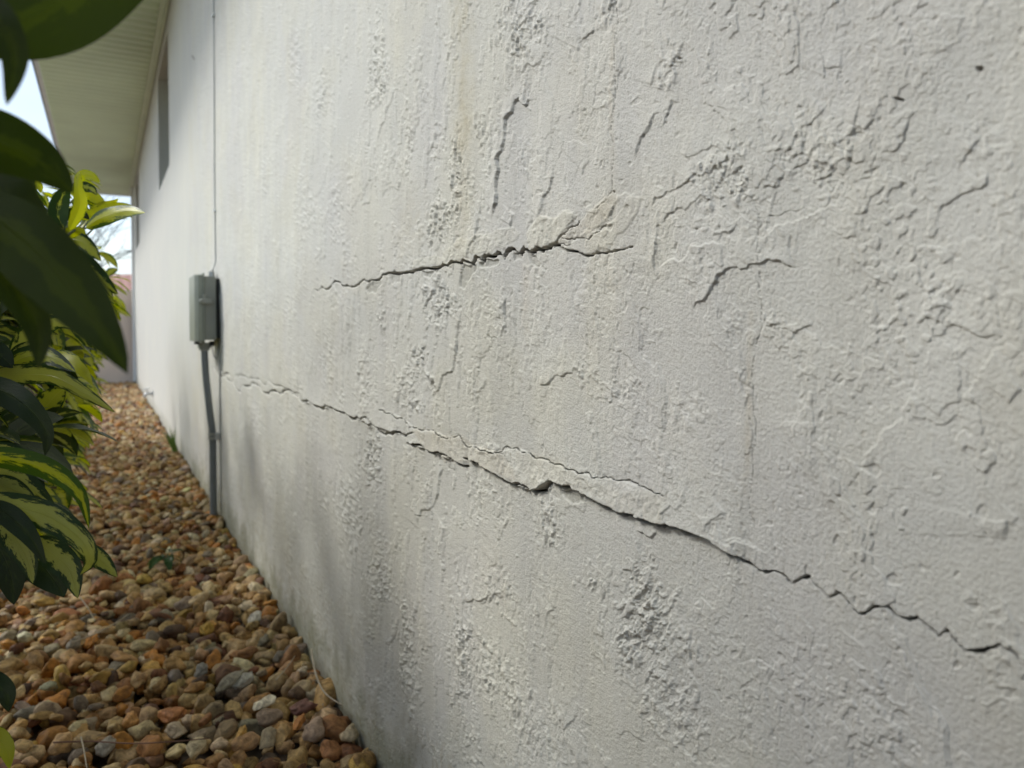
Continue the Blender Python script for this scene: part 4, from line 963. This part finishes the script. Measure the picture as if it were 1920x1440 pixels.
sp_ = MB()
for c in tips: sp_.tube(smooth_path([c, c + Vector((-.03, .01, -.04)), at(30, 560, 1.3)], 4), .0015, 5, False)
for q in [[(80,470,1.0),(110,455,1.0),(140,432,1.0),(160,428,1.02)], [(95,465,1.0),(118,436,1.0),(122,425,1.0)], [(110,455,1.05),(135,400,1.1),(142,350,1.1)], [(20,520,1.0),(80,470,1.0),(110,455,1.0)], [(140,432,1.0),(158,415,1.1),(165,398,1.12)]]:
    sp_.tube(smooth_path([at(*a) for a in q], 4), .0017, 6, False)
sp_.build('twig', M_stem, shC, True)

# weeds
wd = thing('weed', 'small dark green weed growing out of the pebbles', 'weed', on_ground(312, 1062, .008))
Lw = Leaves(); rr = random.Random(5); cw = on_ground(312, 1060, .008)
whorl(Lw, cw + Vector((0, 0, .022)), (0, 0, 1), .052, rr, .2, 1.2, 7); whorl(Lw, cw + Vector((.006, 0, .035)), (.2, 0, 1), .034, rr, .2, .2, 4)
Lw.build('leaves', leaf_material('weed_leaf', (.035, .085, .02), (.07, .14, .03), .3), wd); MB().tube([cw + Vector((0, 0, -.02)), cw + Vector((.003, 0, .03))], .002, 6).build('stem', M_stem, wd, True)
gt = thing('grass_tuft', 'thin grass tuft growing where the wall meets the pebbles', 'grass', (WX - .02, 4.15, 0))
Lg = Leaves()
for k in range(11):
    b0 = Vector((WX - .02 - rr.uniform(0, .02), 4.15 + rr.uniform(-.05, .05), .01)); dr = Vector((rr.uniform(-.6, .15), rr.uniform(-.5, .5), 1.6)).normalized(); Lh = rr.uniform(.09, .19)
    C_ = np.array([(b0 + dr * Lh * s + Vector((dr.x * .5, dr.y * .3, -.35)) * Lh * s * s * .5)[:] for s in np.linspace(0, 1, 9)])
    sd, nn = frames(C_, np.tile((.3, -1, .1), (9, 1))); Lg.add(C_, sd, nn, .004 * (1 - np.linspace(0, 1, 9) ** 2 * .95), 8, 2, (rr.random(), .5, 0), .3)
M_grass = leaf_material('grass_blade', (.07, .12, .03), (.12, .19, .04), .5)
Lg.build('blades', M_grass, gt)

# ------------------------------------------------------------------ beyond the house
gwl = stucco('beige_stucco', (.80, .665, .56), .5, False)
o = MB().box((-14, END + .12, -.05), (WX + .25, END + .32, 1.145), .006).build('garden_wall', gwl); tag(o, 'pinkish beige rendered garden wall closing the far end of the strip', 'wall')
nb = thing('neighbour_house', 'distant house with low terracotta tiled roof seen over the beige garden wall', 'house', (-1, 24, 0))
MB().box((-5, 20, -.05), (9, 30, 1.55)).build('wall', gwl, nb)
bm = bmesh.new()
vs = [bm.verts.new(c) for c in [(-5.5, 19.5, 1.56), (9.6, 19.5, 1.56), (9.6, 30.5, 1.56), (-5.5, 30.5, 1.56), (1.1, 25, 2.38), (4, 25, 2.38)]]
for f in [(0, 1, 5, 4), (1, 2, 5), (2, 3, 4, 5), (3, 0, 4), (3, 2, 1, 0)]: bm.faces.new([vs[i] for i in f])
me = bpy.data.meshes.new('roof'); bm.to_mesh(me); bm.free()
mt, nt, b, out = mat_new('terracotta_tiles'); t = N(nt, 'ShaderNodeTexCoord'); wv = N(nt, 'ShaderNodeTexWave', Scale=1.6, Distortion=.3); nt.links.new(t.outputs['Object'], wv.inputs['Vector'])
nt.links.new(mixc(nt, wv.outputs['Fac'], (.36, .17, .125), (.46, .24, .18)), b.inputs['Base Color']); b.inputs['Roughness'].default_value = .8
link('roof', me, mt, nb)
# bare tree
rt = random.Random(9); tr = thing('bare_tree', 'bare fine-branched tree against the sky beyond the garden wall', 'tree', (-.6, 14.5, 0))
tk = MB(); tk.tube([(-.6, 14.5, -.05), (-.58, 14.5, .6), (-.55, 14.52, 1.15)], [.06, .05, .042], 8).build('trunk', simple('pale_bark', (.30, .29, .27), .9, 30, .2), tr, True)
br = MB()
def grow(p, d, ln, r_, lev):
    pts = [p]; q = p.copy(); dd = d.copy()
    for i in range(4):
        dd = (dd + Vector((rt.gauss(0, .12), rt.gauss(0, .12), rt.gauss(.02, .08)))).normalized(); q = q + dd * ln / 4; pts.append(q.copy())
    br.tube(pts, [r_ * (1 - .12 * i) for i in range(5)], 5, False)
    if lev:
        for k in range(3 if lev > 1 else 4):
            s = pts[rt.randint(2, 4)]; nd = (dd + Vector((rt.gauss(0, .5), rt.gauss(0, .5), rt.gauss(.1, .35)))).normalized(); grow(s, nd, ln * .68, r_ * .55, lev - 1)
for k in range(8):
    a = k / 8 * 6.28; grow(Vector((-.55, 14.52, 1.1)), Vector((math.cos(a) * .8, math.sin(a) * .5, 1)).normalized(), 1.0, .022, 3)
br.build('crown', simple('pale_twig', (.20, .22, .22), .9, 30, .2), tr, True)
